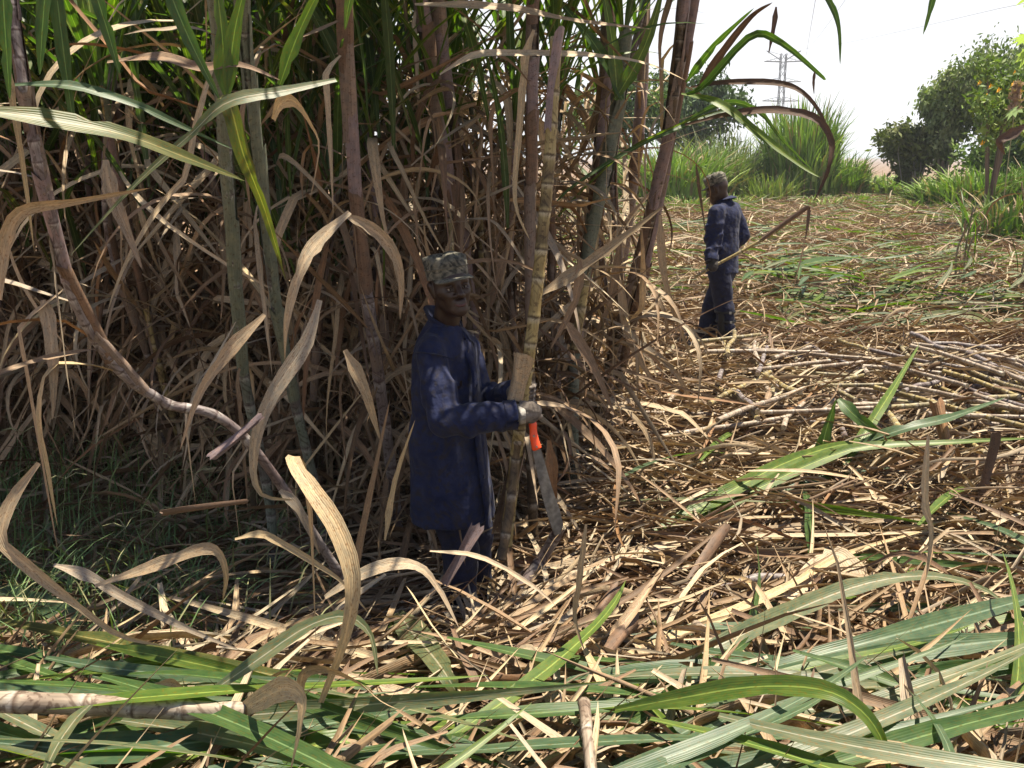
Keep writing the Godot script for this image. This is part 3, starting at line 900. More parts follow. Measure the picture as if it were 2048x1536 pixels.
	fist(F, fiL, ax, Vector3(-0.15, 0.25, 0.95).normalized(), Vector3(0.5, -0.85, 0.1).normalized(), 0.013, wrL - U * 0.01)
	st = tool(); F.mesh(st)
	part("glove", done(st), M.glove_dark, o)
	var gc := wrL - d * -0.02
	part("glove_cuff", sweep(ring_pts(gc, a3, d.cross(a3), 0.052, 0.048, 0.0, TAU, 16), [Vector2(0.006, 0.03), Vector2(0.010, 0.028), Vector2(0.0, -0.02), Vector2(-0.005, -0.02)], -d), M.glove_dark, o)
	# the stick he carries: a thin cane with dry leaf ends
	var w := B + fiL
	var s := thing("carried_cane", "thin brown cane carried level behind the worker in the navy jacket", "cane", w)
	part("stem", stalk([Vector3(-0.16, -0.10, -0.01), Vector3(0.0, 0, 0), Vector3(0.30, 0.17, 0.02), Vector3(0.55, 0.33, 0.04), Vector3(0.78, 0.53, 0.06)], 0.012, 0.017, "yellow", 77, 0.13, true), M.cane, s)
	part("dry_sheath", sheath(Vector3(0.42, 0.245, 0.03), Vector3(0.80, 0.54, 0.06), 0.021, 5.0, 0.2, 9), M.sheath_brown, s)
	part("leaf", blade([Vector3(0.79, 0.54, 0.06), Vector3(0.81, 0.50, 0.07), Vector3(0.80, 0.34, 0.08), Vector3(0.79, 0.24, 0.08)], 0.034, Vector3(0.2, 0.1, 0.95), 0.3), M.sheath_brown, s)
	part("leaf", blade([Vector3(0.79, 0.26, 0.08), Vector3(0.77, 0.12, 0.08), Vector3(0.73, -0.1, 0.08), Vector3(0.71, -0.25, 0.06)], 0.016, Vector3(0.2, 0.1, 0.95), 0.3), M.tan, s)

func thing_part(called: String, parent: Node) -> Node3D:
	var n := Node3D.new()
	n.name = called
	parent.add_child(n, true)
	return n

const HERO_LEAVES := [
	["dry_cane_leaf", "straw", 0.054, 0.50, 0.20, 0.010, 0, 26, 4, Vector3(0.500, 0.100, 0.850), [Vector3(-0.493, 0.530, -2.320), Vector3(-0.421, 0.715, -2.300), Vector3(-0.395, 0.876, -2.300), Vector3(-0.433, 1.006, -2.320), Vector3(-0.501, 1.096, -2.360), Vector3(-0.553, 1.146, -2.420), Vector3(-0.552, 1.136, -2.470), Vector3(-0.541, 1.048, -2.500), Vector3(-0.532, 0.902, -2.500), Vector3(-0.526, 0.618, -2.460)], "tall straw coloured dry leaf arching up out of the cut tops and folding back down", ""],
	["dry_cane_leaf", "tan", 0.048, 0.60, 0.25, 0.010, 0, 16, 4, Vector3(0.150, 0.350, 0.900), [Vector3(-1.344, 1.047, -2.720), Vector3(-1.421, 0.943, -2.700), Vector3(-1.442, 0.845, -2.660), Vector3(-1.352, 0.772, -2.620), Vector3(-1.208, 0.694, -2.560), Vector3(-1.082, 0.620, -2.520), Vector3(-0.947, 0.594, -2.500)], "tan dry leaf with upcurled tip at the edge of the weeds", ""],
	["dry_cane_leaf", "tan", 0.043, 0.50, 0.20, 0.010, 0, 16, 4, Vector3(0.000, 0.700, 0.700), [Vector3(-1.301, 0.589, -2.900), Vector3(-1.105, 0.673, -2.850), Vector3(-0.946, 0.742, -2.820), Vector3(-0.878, 0.744, -2.800), Vector3(-0.858, 0.670, -2.800), Vector3(-0.880, 0.580, -2.820)], "tan dry leaf bent sharply over in front of the weeds", ""],
	["dry_cane_leaf", "grey", 0.039, 0.40, 0.25, 0.000, 0, 16, 4, Vector3(0.000, 0.700, 0.700), [Vector3(-1.471, 0.617, -3.000), Vector3(-1.351, 0.604, -2.950), Vector3(-1.196, 0.542, -2.900), Vector3(-0.980, 0.491, -2.800), Vector3(-0.802, 0.477, -2.700)], "greyish dry leaf sloping from the weeds to the cut tops", ""],
	["dry_cane_leaf", "straw", 0.028, 0.50, 0.25, 0.000, 0, 16, 4, Vector3(0.000, 0.600, 0.800), [Vector3(-0.869, 0.725, -2.950), Vector3(-0.790, 0.742, -2.950), Vector3(-0.701, 0.726, -2.900), Vector3(-0.601, 0.689, -2.850), Vector3(-0.503, 0.641, -2.800), Vector3(-0.423, 0.564, -2.750)], "narrow straw coloured leaf bowed over the dark foot of the cane", ""],
	["dry_cane_leaf", "pale", 0.047, 0.20, 0.15, 0.000, 0, 16, 4, Vector3(0.000, 0.800, 0.600), [Vector3(-0.625, 0.458, -3.100), Vector3(-0.506, 0.538, -3.100), Vector3(-0.396, 0.577, -3.100), Vector3(-0.302, 0.563, -3.100), Vector3(-0.240, 0.481, -3.100), Vector3(-0.176, 0.374, -3.050)], "pale dry leaf arched like a bridge before the gloved worker's legs", ""],
	["dry_cane_leaf", "straw", 0.061, 0.30, 0.12, 0.000, 0, 16, 4, Vector3(0.000, 0.600, 0.800), [Vector3(-0.707, 0.509, -2.300), Vector3(-0.613, 0.607, -2.200), Vector3(-0.531, 0.685, -2.120), Vector3(-0.483, 0.683, -2.080), Vector3(-0.482, 0.626, -2.040), Vector3(-0.507, 0.513, -2.000)], "broad straw leaf bending over the lying pale cane top", ""],
	["dry_cane_leaf", "tan", 0.038, 0.90, 0.20, 0.000, 0, 16, 4, Vector3(0.000, 0.700, 0.700), [Vector3(-0.536, 0.556, -2.300), Vector3(-0.524, 0.632, -2.280), Vector3(-0.464, 0.660, -2.260), Vector3(-0.381, 0.636, -2.240), Vector3(-0.324, 0.596, -2.220), Vector3(-0.273, 0.580, -2.200)], "curled tan leaf rolling over the foreground cut tops", ""],
	["dry_cane_leaf", "straw", 0.038, 0.50, 0.25, 0.000, 0, 16, 4, Vector3(0.150, 0.350, 0.900), [Vector3(-0.983, 0.477, -2.500), Vector3(-0.911, 0.500, -2.460), Vector3(-0.872, 0.478, -2.420), Vector3(-0.898, 0.437, -2.320), Vector3(-0.911, 0.388, -2.200)], "straw leaf tip standing over the lying cane", ""],
	["dry_cane_leaf", "pale", 0.023, 0.40, 0.25, 0.000, 0, 16, 4, Vector3(0.100, 0.900, 0.450), [Vector3(-0.289, 0.541, -3.300), Vector3(-0.111, 0.538, -3.250), Vector3(0.061, 0.484, -3.150), Vector3(0.147, 0.427, -3.100)], "thin pale leaf strip stretched past the worker's knees", ""],
	["dry_cane_leaf", "tan", 0.024, 0.60, 0.25, 0.000, 0, 16, 4, Vector3(0.150, 0.350, 0.900), [Vector3(0.231, 0.775, -2.950), Vector3(0.215, 0.604, -2.950), Vector3(0.201, 0.458, -2.950), Vector3(0.235, 0.354, -2.900)], "narrow tan leaf standing upright out of the litter", ""],
	["dry_cane_leaf", "pale", 0.032, 0.50, 0.25, 0.000, 0, 16, 4, Vector3(0.150, 0.350, 0.900), [Vector3(1.425, 0.961, -3.300), Vector3(1.433, 0.730, -3.300), Vector3(1.468, 0.620, -3.300), Vector3(1.458, 0.450, -3.280)], "pale leaf strip standing upright in front of the cut cane pile", ""],
	["dry_cane_leaf", "rust", 0.058, 0.40, 0.30, 0.000, 0, 14, 4, Vector3(0.150, 0.350, 0.900), [Vector3(0.165, 0.658, -4.300), Vector3(0.180, 0.495, -4.300), Vector3(0.186, 0.352, -4.300), Vector3(0.219, 0.232, -4.300)], "rusty brown leaf curling up beside the machete blade", ""],
	["dry_cane_leaf", "tan", 0.028, 0.40, 0.25, 0.000, 0, 16, 4, Vector3(0.000, 0.800, 0.600), [Vector3(0.089, 0.874, -4.120), Vector3(0.151, 0.869, -4.120), Vector3(0.216, 0.855, -4.140), Vector3(0.288, 0.819, -4.160)], "straw leaf sticking out from the gloved hands", ""],
	["dry_cane_leaf", "pale", 0.068, 0.20, 0.10, 0.020, 0, 16, 4, Vector3(0.100, 0.900, 0.450), [Vector3(0.085, 0.376, -2.280), Vector3(0.244, 0.320, -2.480), Vector3(0.537, 0.285, -2.560), Vector3(0.643, 0.263, -2.520)], "wide pale leaf lying flat across green blades", ""],
	["dry_cane_leaf", "straw", 0.056, 0.20, 0.12, 0.000, 0, 16, 4, Vector3(0.000, 0.800, 0.600), [Vector3(0.678, 0.531, -2.020), Vector3(0.758, 0.582, -2.000), Vector3(0.869, 0.597, -2.000), Vector3(0.985, 0.563, -2.000), Vector3(1.056, 0.525, -2.000)], "broad straw leaf arched low over green leaf bases", ""],
	["dry_cane_leaf", "tan", 0.064, 0.30, 0.25, 0.000, 0, 16, 4, Vector3(0.100, 0.900, 0.450), [Vector3(0.475, 0.056, -3.620), Vector3(0.492, 0.238, -2.920), Vector3(0.603, 0.223, -2.740), Vector3(0.708, 0.129, -2.780)], "tan striped leaf slanting under the green fan of leaves", ""],
	["dry_cane_leaf", "straw", 0.033, 0.40, 0.25, 0.000, 0, 16, 4, Vector3(0.100, 0.900, 0.450), [Vector3(0.239, 0.241, -3.220), Vector3(0.275, 0.300, -2.840), Vector3(0.312, 0.292, -2.600), Vector3(0.300, 0.375, -2.260)], "straw strip running down among foreground tops", ""],
	["dry_cane_leaf", "pale", 0.040, 0.50, 0.25, 0.000, 0, 16, 4, Vector3(0.100, 0.900, 0.450), [Vector3(-0.024, 0.215, -3.160), Vector3(0.060, 0.297, -3.040), Vector3(0.107, 0.208, -2.940), Vector3(0.146, 0.302, -2.460)], "pale looped leaf on the foreground tops", ""],
	["dry_cane_leaf", "tan", 0.076, 0.30, 0.25, 0.000, 0, 16, 4, Vector3(0.100, 0.900, 0.450), [Vector3(-0.201, -0.122, -4.440), Vector3(0.186, -0.085, -4.580), Vector3(0.844, -0.068, -4.860), Vector3(1.605, -0.042, -5.080), Vector3(2.837, -0.017, -5.180)], "very long tan leaf stretched over the litter behind the arching blades", ""],
	["dry_cane_leaf", "pale", 0.060, -0.30, 0.25, 0.000, 0, 16, 4, Vector3(0.100, 0.900, 0.450), [Vector3(-0.141, -0.082, -4.080), Vector3(0.299, -0.041, -4.420), Vector3(0.968, -0.033, -4.840), Vector3(1.753, -0.021, -4.880), Vector3(2.428, -0.017, -4.940)], "very long pale leaf running beside the stretched tan one", ""],
	["dry_cane_leaf", "straw", 0.053, 0.20, 0.25, 0.000, 0, 16, 4, Vector3(0.100, 0.900, 0.450), [Vector3(0.269, 0.169, -3.140), Vector3(0.716, 0.037, -3.700), Vector3(1.177, 0.037, -4.080), Vector3(1.659, -0.002, -4.600), Vector3(2.286, -0.004, -4.980)], "long straw leaf climbing over brown sheath pieces", ""],
	["dry_cane_leaf", "brown", 0.069, 0.20, 0.25, 0.000, 0, 16, 4, Vector3(0.100, 0.900, 0.450), [Vector3(-0.035, -0.147, -4.600), Vector3(0.453, -0.107, -4.820), Vector3(1.144, -0.030, -5.200), Vector3(1.722, -0.008, -5.300)], "long brown leaf pressed into the litter by the cut stub", ""],
	["dry_cane_leaf", "pale", 0.108, 0.20, 0.12, 0.030, 1, 16, 4, Vector3(0.100, 0.900, 0.450), [Vector3(1.187, -0.017, -4.020), Vector3(1.464, 0.001, -4.440), Vector3(1.583, 0.018, -4.520), Vector3(1.630, -0.040, -4.360)], "torn pale leaf folded over on the litter", ""],
	["dry_cane_leaf", "tan", 0.040, 0.40, 0.25, 0.000, 0, 16, 4, Vector3(0.100, 0.900, 0.450), [Vector3(-0.525, 0.315, -2.860), Vector3(-0.349, 0.269, -2.820), Vector3(-0.167, 0.214, -2.900), Vector3(-0.024, 0.169, -3.140)], "tan leaf sagging between foreground tops", ""],
	["dry_cane_leaf", "pale", 0.080, 0.50, 0.25, 0.000, 0, 16, 4, Vector3(0.100, 0.900, 0.450), [Vector3(-0.350, -0.027, -4.220), Vector3(-0.274, -0.042, -4.480), Vector3(-0.133, -0.010, -3.840), Vector3(-0.073, 0.047, -3.400), Vector3(-0.140, 0.126, -3.020)], "pale leaf looping down beside the fading green one", ""],
	["dry_cane_leaf", "brown", 0.051, 0.20, 0.25, 0.000, 0, 16, 4, Vector3(0.100, 0.900, 0.450), [Vector3(-0.534, 0.389, -2.240), Vector3(-0.388, 0.419, -2.280), Vector3(-0.237, 0.308, -2.600), Vector3(-0.134, 0.231, -2.900)], "brown striped leaf slanting up from the foreground edge", ""],
	["green_cane_leaf", "bluegreen", 0.085, 0.15, 0.30, 0.000, 0, 16, 4, Vector3(0.100, 0.900, 0.450), [Vector3(2.145, 0.200, -3.700), Vector3(1.400, 0.339, -3.120), Vector3(0.927, 0.315, -2.940), Vector3(0.621, 0.234, -2.920)], "bluish green leaf with white midrib, uppermost of the fan", ""],
	["green_cane_leaf", "bluegreen", 0.085, -0.10, 0.25, 0.000, 0, 16, 4, Vector3(0.100, 0.900, 0.450), [Vector3(1.832, 0.325, -3.100), Vector3(1.345, 0.329, -2.980), Vector3(0.923, 0.291, -2.920), Vector3(0.570, 0.214, -2.900)], "bluish green leaf second in the fan", ""],
	["green_cane_leaf", "green", 0.074, 0.10, 0.30, 0.000, 0, 16, 4, Vector3(0.100, 0.900, 0.450), [Vector3(1.727, 0.319, -2.900), Vector3(1.307, 0.295, -2.880), Vector3(0.903, 0.257, -2.840), Vector3(0.600, 0.173, -2.880)], "deep green leaf low in the fan", ""],
	["green_cane_leaf", "lime", 0.056, 0.35, 0.22, 0.010, 0, 24, 4, Vector3(-0.100, 0.750, 0.600), [Vector3(0.268, 0.490, -2.350), Vector3(0.407, 0.575, -2.260), Vector3(0.572, 0.654, -2.180), Vector3(0.713, 0.694, -2.100), Vector3(0.793, 0.670, -2.050), Vector3(0.832, 0.614, -2.000), Vector3(0.841, 0.533, -1.970)], "bright green leaf arching over and hanging its tip before the fan", ""],
	["green_cane_leaf", "sage", 0.084, 0.30, 0.25, 0.010, 0, 22, 4, Vector3(0.100, 0.900, 0.450), [Vector3(0.406, 0.154, -3.060), Vector3(0.734, 0.262, -3.160), Vector3(1.084, 0.240, -3.480), Vector3(1.408, 0.261, -3.660), Vector3(1.678, 0.253, -3.740), Vector3(1.893, 0.194, -3.760), Vector3(2.035, 0.097, -3.780)], "fading sage leaf bowed over the fan with a freckled end", ""],
	["green_cane_leaf", "bluegreen", 0.088, 0.10, 0.20, 0.000, 0, 16, 4, Vector3(0.100, 0.900, 0.450), [Vector3(0.742, 0.217, -2.880), Vector3(0.718, 0.292, -2.600), Vector3(0.689, 0.333, -2.280)], "wide bluish leaf hanging to the foreground edge under the fan", ""],
	["green_cane_leaf", "green", 0.093, 0.10, 0.25, 0.000, 0, 16, 4, Vector3(0.100, 0.900, 0.450), [Vector3(0.811, 0.196, -2.900), Vector3(0.808, 0.285, -2.560), Vector3(0.792, 0.333, -2.280)], "wide deep green leaf beside the bluish hanging one", ""],
	["green_cane_leaf", "green", 0.064, 0.10, 0.25, 0.000, 0, 16, 4, Vector3(0.100, 0.900, 0.450), [Vector3(0.620, -0.055, -4.000), Vector3(0.576, 0.034, -3.500), Vector3(0.533, 0.188, -2.960)], "short green leaf standing between brown sheaths", ""],
	["green_cane_leaf", "green", 0.076, 0.10, 0.25, 0.000, 0, 16, 4, Vector3(0.100, 0.900, 0.450), [Vector3(0.934, -0.079, -4.100), Vector3(0.886, 0.003, -3.640), Vector3(0.851, 0.195, -3.060)], "short green leaf dropping under the fan", ""],
	["green_cane_leaf", "green", 0.055, 0.20, 0.25, 0.000, 0, 16, 4, Vector3(0.100, 0.900, 0.450), [Vector3(1.081, 0.231, -2.900), Vector3(1.256, 0.240, -2.740), Vector3(1.476, 0.292, -2.500)], "green leaf fanning out low below the others", ""],
	["green_cane_leaf", "green", 0.057, 0.20, 0.25, 0.000, 0, 16, 4, Vector3(0.100, 0.900, 0.450), [Vector3(0.974, 0.220, -2.860), Vector3(1.133, 0.264, -2.620), Vector3(1.255, 0.333, -2.280)], "green leaf crossing the broad straw leaf", ""],
	["green_cane_leaf", "lime", 0.044, 0.10, 0.50, 0.000, 0, 16, 4, Vector3(0.100, 0.900, 0.450), [Vector3(0.350, 0.003, -3.640), Vector3(0.380, 0.289, -2.800), Vector3(0.426, 0.389, -2.420), Vector3(0.484, 0.333, -2.280)], "light green stalk like leaf crossing foreground litter", ""],
	["green_cane_leaf", "bluegreen", 0.081, 0.10, 0.25, 0.000, 0, 16, 4, Vector3(0.100, 0.900, 0.450), [Vector3(0.123, -0.074, -4.040), Vector3(0.071, -0.030, -3.580), Vector3(0.108, 0.137, -2.940)], "bluish leaf lying between looped dry ones", ""],
	["green_cane_leaf", "sage", 0.116, 0.20, 0.15, 0.010, 0, 16, 4, Vector3(0.000, 0.800, 0.600), [Vector3(-0.476, 0.046, -3.840), Vector3(-0.359, 0.168, -3.400), Vector3(-0.229, 0.319, -2.900), Vector3(-0.156, 0.223, -2.840)], "broad fading leaf, half green and half tan", ""],
	["green_cane_leaf", "lime", 0.051, 0.30, 0.25, 0.000, 0, 16, 4, Vector3(0.100, 0.900, 0.450), [Vector3(-0.508, 0.012, -3.840), Vector3(-0.416, 0.108, -3.400), Vector3(-0.263, 0.214, -2.900), Vector3(-0.191, 0.119, -2.880)], "light green leaf curving beside the broad fading one", ""],
	["green_cane_leaf", "sage", 0.043, 0.20, 0.20, 0.000, 0, 16, 4, Vector3(0.000, 0.750, 0.650), [Vector3(-0.811, 0.530, -2.320), Vector3(-0.672, 0.624, -2.340), Vector3(-0.535, 0.709, -2.380), Vector3(-0.434, 0.731, -2.400), Vector3(-0.368, 0.691, -2.380), Vector3(-0.345, 0.596, -2.340)], "sage leaf arching over with drooping green tip beside the tall arched dry leaf", ""],
	["green_cane_leaf", "olive", 0.064, 0.20, 0.25, 0.000, 0, 16, 4, Vector3(0.100, 0.900, 0.450), [Vector3(-2.099, 0.119, -3.640), Vector3(-1.465, 0.331, -3.080), Vector3(-1.069, 0.354, -2.900), Vector3(-0.649, 0.331, -2.780), Vector3(-0.412, 0.226, -2.820)], "olive leaf streaked with yellow across the corner tops", ""],
	["green_cane_leaf", "green", 0.053, 0.30, 0.25, 0.000, 0, 16, 4, Vector3(0.100, 0.900, 0.450), [Vector3(-1.381, 0.258, -2.980), Vector3(-1.158, 0.317, -2.920), Vector3(-0.823, 0.315, -2.860), Vector3(-0.416, 0.263, -2.860), Vector3(-0.038, 0.220, -2.860)], "deep green leaf under the tall arched dry leaf", ""],
	["green_cane_leaf", "bluegreen", 0.103, 0.20, 0.25, 0.000, 0, 16, 4, Vector3(0.100, 0.900, 0.450), [Vector3(-2.394, -0.027, -4.220), Vector3(-2.039, -0.015, -4.040), Vector3(-1.596, -0.040, -3.680), Vector3(-1.192, 0.126, -3.020)], "bluish leaf hanging from corner weeds", ""],
	["green_cane_leaf", "bluegreen", 0.102, 0.15, 0.20, 0.000, 0, 16, 4, Vector3(0.100, 0.900, 0.450), [Vector3(-1.441, 0.384, -2.380), Vector3(-1.033, 0.445, -2.240), Vector3(-0.762, 0.460, -2.260), Vector3(-0.447, 0.382, -2.480), Vector3(-0.105, 0.170, -2.960)], "very wide bluish leaf below the lying cane top", ""],
	["green_cane_leaf", "lime", 0.093, 0.10, 0.20, 0.000, 0, 16, 4, Vector3(0.100, 0.900, 0.450), [Vector3(-0.737, 0.328, -2.420), Vector3(-0.502, 0.395, -2.340), Vector3(-0.286, 0.326, -2.520), Vector3(-0.038, 0.162, -2.840)], "wide light green leaf below the lying cane top", ""],
	["green_cane_leaf", "green", 0.065, 0.10, 0.25, 0.000, 0, 16, 4, Vector3(0.100, 0.900, 0.450), [Vector3(-0.718, 0.402, -2.180), Vector3(-0.470, 0.443, -2.180), Vector3(-0.215, 0.395, -2.340), Vector3(-0.037, 0.193, -2.760)], "deep green leaf lowest among the foreground tops", ""],
	["green_cane_leaf", "bluegreen", 0.069, 0.20, 0.25, 0.000, 0, 16, 4, Vector3(0.100, 0.900, 0.450), [Vector3(-0.431, 0.374, -2.220), Vector3(-0.372, 0.380, -2.340), Vector3(-0.298, 0.384, -2.380), Vector3(-0.201, 0.292, -2.500)], "bluish leaf bending at foreground edge", ""],
	["green_cane_leaf", "sage", 0.056, 0.20, 0.15, 0.000, 0, 16, 4, Vector3(0.000, 0.600, 0.800), [Vector3(-1.051, 0.564, -2.250), Vector3(-1.044, 0.584, -2.150), Vector3(-1.049, 0.569, -2.050), Vector3(-1.066, 0.513, -2.000)], "wide pale sage leaf drooping over the foreground corner", ""],
	["green_cane_leaf", "bluegreen", 0.075, 0.10, 0.25, 0.000, 0, 16, 4, Vector3(0.100, 0.900, 0.450), [Vector3(-2.033, 0.003, -3.640), Vector3(-1.696, 0.169, -3.140), Vector3(-1.586, 0.161, -2.960)], "short bluish leaf upright in the corner", ""],
	["green_cane_leaf", "bluegreen", 0.074, 0.10, 0.25, 0.000, 0, 16, 4, Vector3(0.100, 0.900, 0.450), [Vector3(-2.062, -0.060, -3.940), Vector3(-1.652, -0.009, -3.580), Vector3(-1.192, 0.167, -2.980)], "bluish leaf slanting under the olive one", ""],
	["green_cane_leaf", "bluegreen", 0.075, 0.10, 0.25, 0.000, 0, 16, 4, Vector3(0.100, 0.900, 0.450), [Vector3(-1.620, -0.049, -3.740), Vector3(-1.198, 0.151, -3.140), Vector3(-1.010, 0.149, -2.920)], "bluish leaf tucked beside the short straw tip", ""],
	["green_cane_leaf", "lime", 0.102, 0.30, 0.25, 0.000, 0, 16, 4, Vector3(0.100, 0.900, 0.450), [Vector3(0.753, -0.030, -4.960), Vector3(1.082, 0.050, -5.180), Vector3(1.563, 0.137, -5.580), Vector3(2.034, 0.147, -5.960), Vector3(2.460, 0.139, -6.100)], "bright green leaf lying before the cut cane pile", ""],
	["green_cane_leaf", "lime", 0.087, 0.20, 0.25, 0.000, 0, 16, 4, Vector3(0.100, 0.900, 0.450), [Vector3(0.813, -0.082, -5.000), Vector3(1.337, 0.052, -5.340), Vector3(2.021, 0.181, -5.740), Vector3(2.623, 0.221, -5.760), Vector3(3.184, 0.221, -5.860)], "long bright green leaf reaching past the cut cane pile", ""],
	["green_cane_leaf", "bluegreen", 0.101, 0.10, 0.25, 0.000, 0, 16, 4, Vector3(0.150, 0.350, 0.900), [Vector3(1.967, 0.017, -6.120), Vector3(1.992, 0.199, -6.120), Vector3(2.035, 0.400, -6.100)], "pale faced green leaf propped up against the cut cane pile", ""],
	["green_cane_leaf", "green", 0.095, 0.20, 0.25, 0.000, 0, 16, 4, Vector3(0.150, 0.350, 0.900), [Vector3(2.054, 0.401, -6.120), Vector3(2.167, 0.291, -6.020), Vector3(2.439, 0.100, -6.120)], "dark green leaf leaning down from the propped one", ""],
	["green_cane_leaf", "lime", 0.080, 0.10, 0.25, 0.000, 0, 16, 4, Vector3(0.100, 0.900, 0.450), [Vector3(2.068, 0.024, -5.940), Vector3(2.306, 0.204, -6.220), Vector3(2.649, 0.349, -6.740), Vector3(3.302, 0.397, -7.980)], "slim light green leaf pointing up across the cut cane pile", ""],
	["green_cane_leaf", "bluegreen", 0.096, 0.20, 0.25, 0.000, 0, 16, 4, Vector3(0.100, 0.900, 0.450), [Vector3(2.095, 0.091, -6.040), Vector3(2.390, 0.249, -5.940), Vector3(2.744, 0.297, -6.060), Vector3(3.277, 0.328, -6.460)], "bluish leaf lying on top of the cut canes", ""],
	["green_cane_leaf", "green", 0.248, 0.20, 0.25, 0.000, 0, 16, 4, Vector3(0.100, 0.900, 0.450), [Vector3(3.169, 0.168, -14.180), Vector3(3.748, 0.298, -13.980), Vector3(4.746, 0.348, -15.200), Vector3(6.083, 0.248, -16.580)], "deep green leaf lying level just behind the far worker", ""],
	["green_cane_leaf", "olive", 0.121, 0.30, 0.25, 0.000, 0, 16, 4, Vector3(0.100, 0.900, 0.450), [Vector3(4.219, 0.241, -10.360), Vector3(4.546, 0.291, -10.280), Vector3(4.821, 0.261, -10.080), Vector3(4.744, 0.138, -9.620)], "olive leaf bent over on the brown litter", ""],
	["green_cane_leaf", "olive", 0.067, 0.20, 0.20, 0.005, 0, 18, 4, Vector3(0.100, 0.600, 0.750), [Vector3(-1.308, 2.008, -2.500), Vector3(-1.162, 1.986, -2.600), Vector3(-1.014, 1.951, -2.700), Vector3(-0.880, 1.889, -2.800), Vector3(-0.759, 1.828, -2.900)], "wide olive leaf stretched across the cane front at head height", ""],
	["green_cane_leaf", "bluegreen", 0.035, 0.40, 0.25, 0.000, 0, 16, 4, Vector3(0.000, 0.600, 0.750), [Vector3(-1.336, 2.083, -2.800), Vector3(-1.210, 2.084, -2.850), Vector3(-1.068, 2.043, -2.900), Vector3(-0.948, 1.983, -2.950), Vector3(-0.809, 1.914, -3.000)], "bluish leaf slanting across the cane over the wide olive one", ""],
	["green_cane_leaf", "sage", 0.040, 0.30, 0.20, 0.000, 0, 24, 4, Vector3(0.150, 0.350, 0.900), [Vector3(-0.523, 2.117, -3.100), Vector3(-0.655, 2.080, -3.000), Vector3(-0.794, 2.043, -2.900), Vector3(-0.900, 1.954, -2.880), Vector3(-1.058, 1.818, -2.860), Vector3(-1.251, 1.621, -2.840)], "sage leaf bent in the middle and pointing down toward the lodged cane", ""],
	["green_cane_leaf", "olive", 0.060, 0.30, 0.30, 0.000, 0, 16, 4, Vector3(0.150, 0.350, 0.900), [Vector3(-0.843, 2.060, -3.000), Vector3(-0.800, 2.032, -2.950), Vector3(-0.771, 1.900, -2.950), Vector3(-0.731, 1.741, -3.000), Vector3(-0.691, 1.528, -3.050)], "olive leaf hanging straight from the bent sage leaf", ""],
	["dry_cane_leaf", "pale", 0.045, 0.40, 0.25, 0.000, 0, 16, 4, Vector3(0.150, 0.350, 0.900), [Vector3(-0.737, 2.006, -3.200), Vector3(-0.701, 2.055, -3.150), Vector3(-0.652, 2.058, -3.120), Vector3(-0.603, 1.995, -3.100), Vector3(-0.580, 1.915, -3.100), Vector3(-0.629, 1.735, -3.120)], "pale dry leaf hooked over between two stalks", ""],
	["dry_cane_leaf", "pale", 0.053, 0.50, 0.25, 0.000, 0, 16, 4, Vector3(0.150, 0.350, 0.900), [Vector3(-0.544, 1.712, -3.400), Vector3(-0.639, 1.624, -3.350), Vector3(-0.700, 1.522, -3.300), Vector3(-0.749, 1.363, -3.300), Vector3(-0.769, 1.223, -3.320)], "pale dry leaf drooping in sun in the middle of the cane front", ""],
	["dry_cane_leaf", "tan", 0.048, 0.50, 0.25, 0.000, 0, 16, 4, Vector3(0.150, 0.350, 0.900), [Vector3(-0.577, 1.698, -3.500), Vector3(-0.458, 1.629, -3.500), Vector3(-0.392, 1.508, -3.500), Vector3(-0.396, 1.331, -3.500)], "tan dry leaf hanging close to the gloved worker's back", ""],
	["dry_cane_leaf", "tan", 0.044, 0.50, 0.25, 0.000, 0, 16, 4, Vector3(0.150, 0.350, 0.900), [Vector3(-1.391, 1.516, -2.700), Vector3(-1.365, 1.651, -2.700), Vector3(-1.309, 1.751, -2.700), Vector3(-1.184, 1.776, -2.750), Vector3(-0.995, 1.811, -2.800)], "tan and olive leaf arched over at the end of the cane row", ""],
	["dry_cane_leaf", "grey", 0.053, 0.20, 0.20, 0.000, 0, 16, 4, Vector3(0.150, 0.350, 0.900), [Vector3(-1.189, 1.886, -3.000), Vector3(-1.182, 1.799, -3.000), Vector3(-1.149, 1.697, -3.000), Vector3(-1.108, 1.564, -3.000)], "greyish leaf hanging straight beside the lodged cane", ""],
	["dry_cane_leaf", "grey", 0.050, 0.20, 0.20, 0.000, 0, 16, 4, Vector3(0.150, 0.350, 0.900), [Vector3(-1.416, 1.473, -3.000), Vector3(-1.403, 1.397, -3.000), Vector3(-1.407, 1.241, -3.000), Vector3(-1.426, 1.098, -3.000)], "greyish leaf hanging from the lodged cane", ""],
	["dry_cane_leaf", "tan", 0.046, 0.30, 0.25, 0.000, 0, 16, 4, Vector3(0.150, 0.350, 0.900), [Vector3(-0.798, 1.396, -3.200), Vector3(-0.904, 1.290, -3.150), Vector3(-1.011, 1.142, -3.150), Vector3(-1.089, 0.956, -3.150)], "tan leaf slanting down in the dark of the cane", ""],
	["dry_cane_leaf", "grey", 0.057, 0.40, 0.25, 0.000, 0, 16, 4, Vector3(0.150, 0.350, 0.900), [Vector3(-0.638, 1.430, -3.300), Vector3(-0.684, 1.288, -3.250), Vector3(-0.797, 1.113, -3.200), Vector3(-0.857, 0.941, -3.200), Vector3(-0.848, 0.792, -3.200), Vector3(-0.732, 0.766, -3.200)], "greyish leaf hanging in a long hook in the dark of the cane", ""],
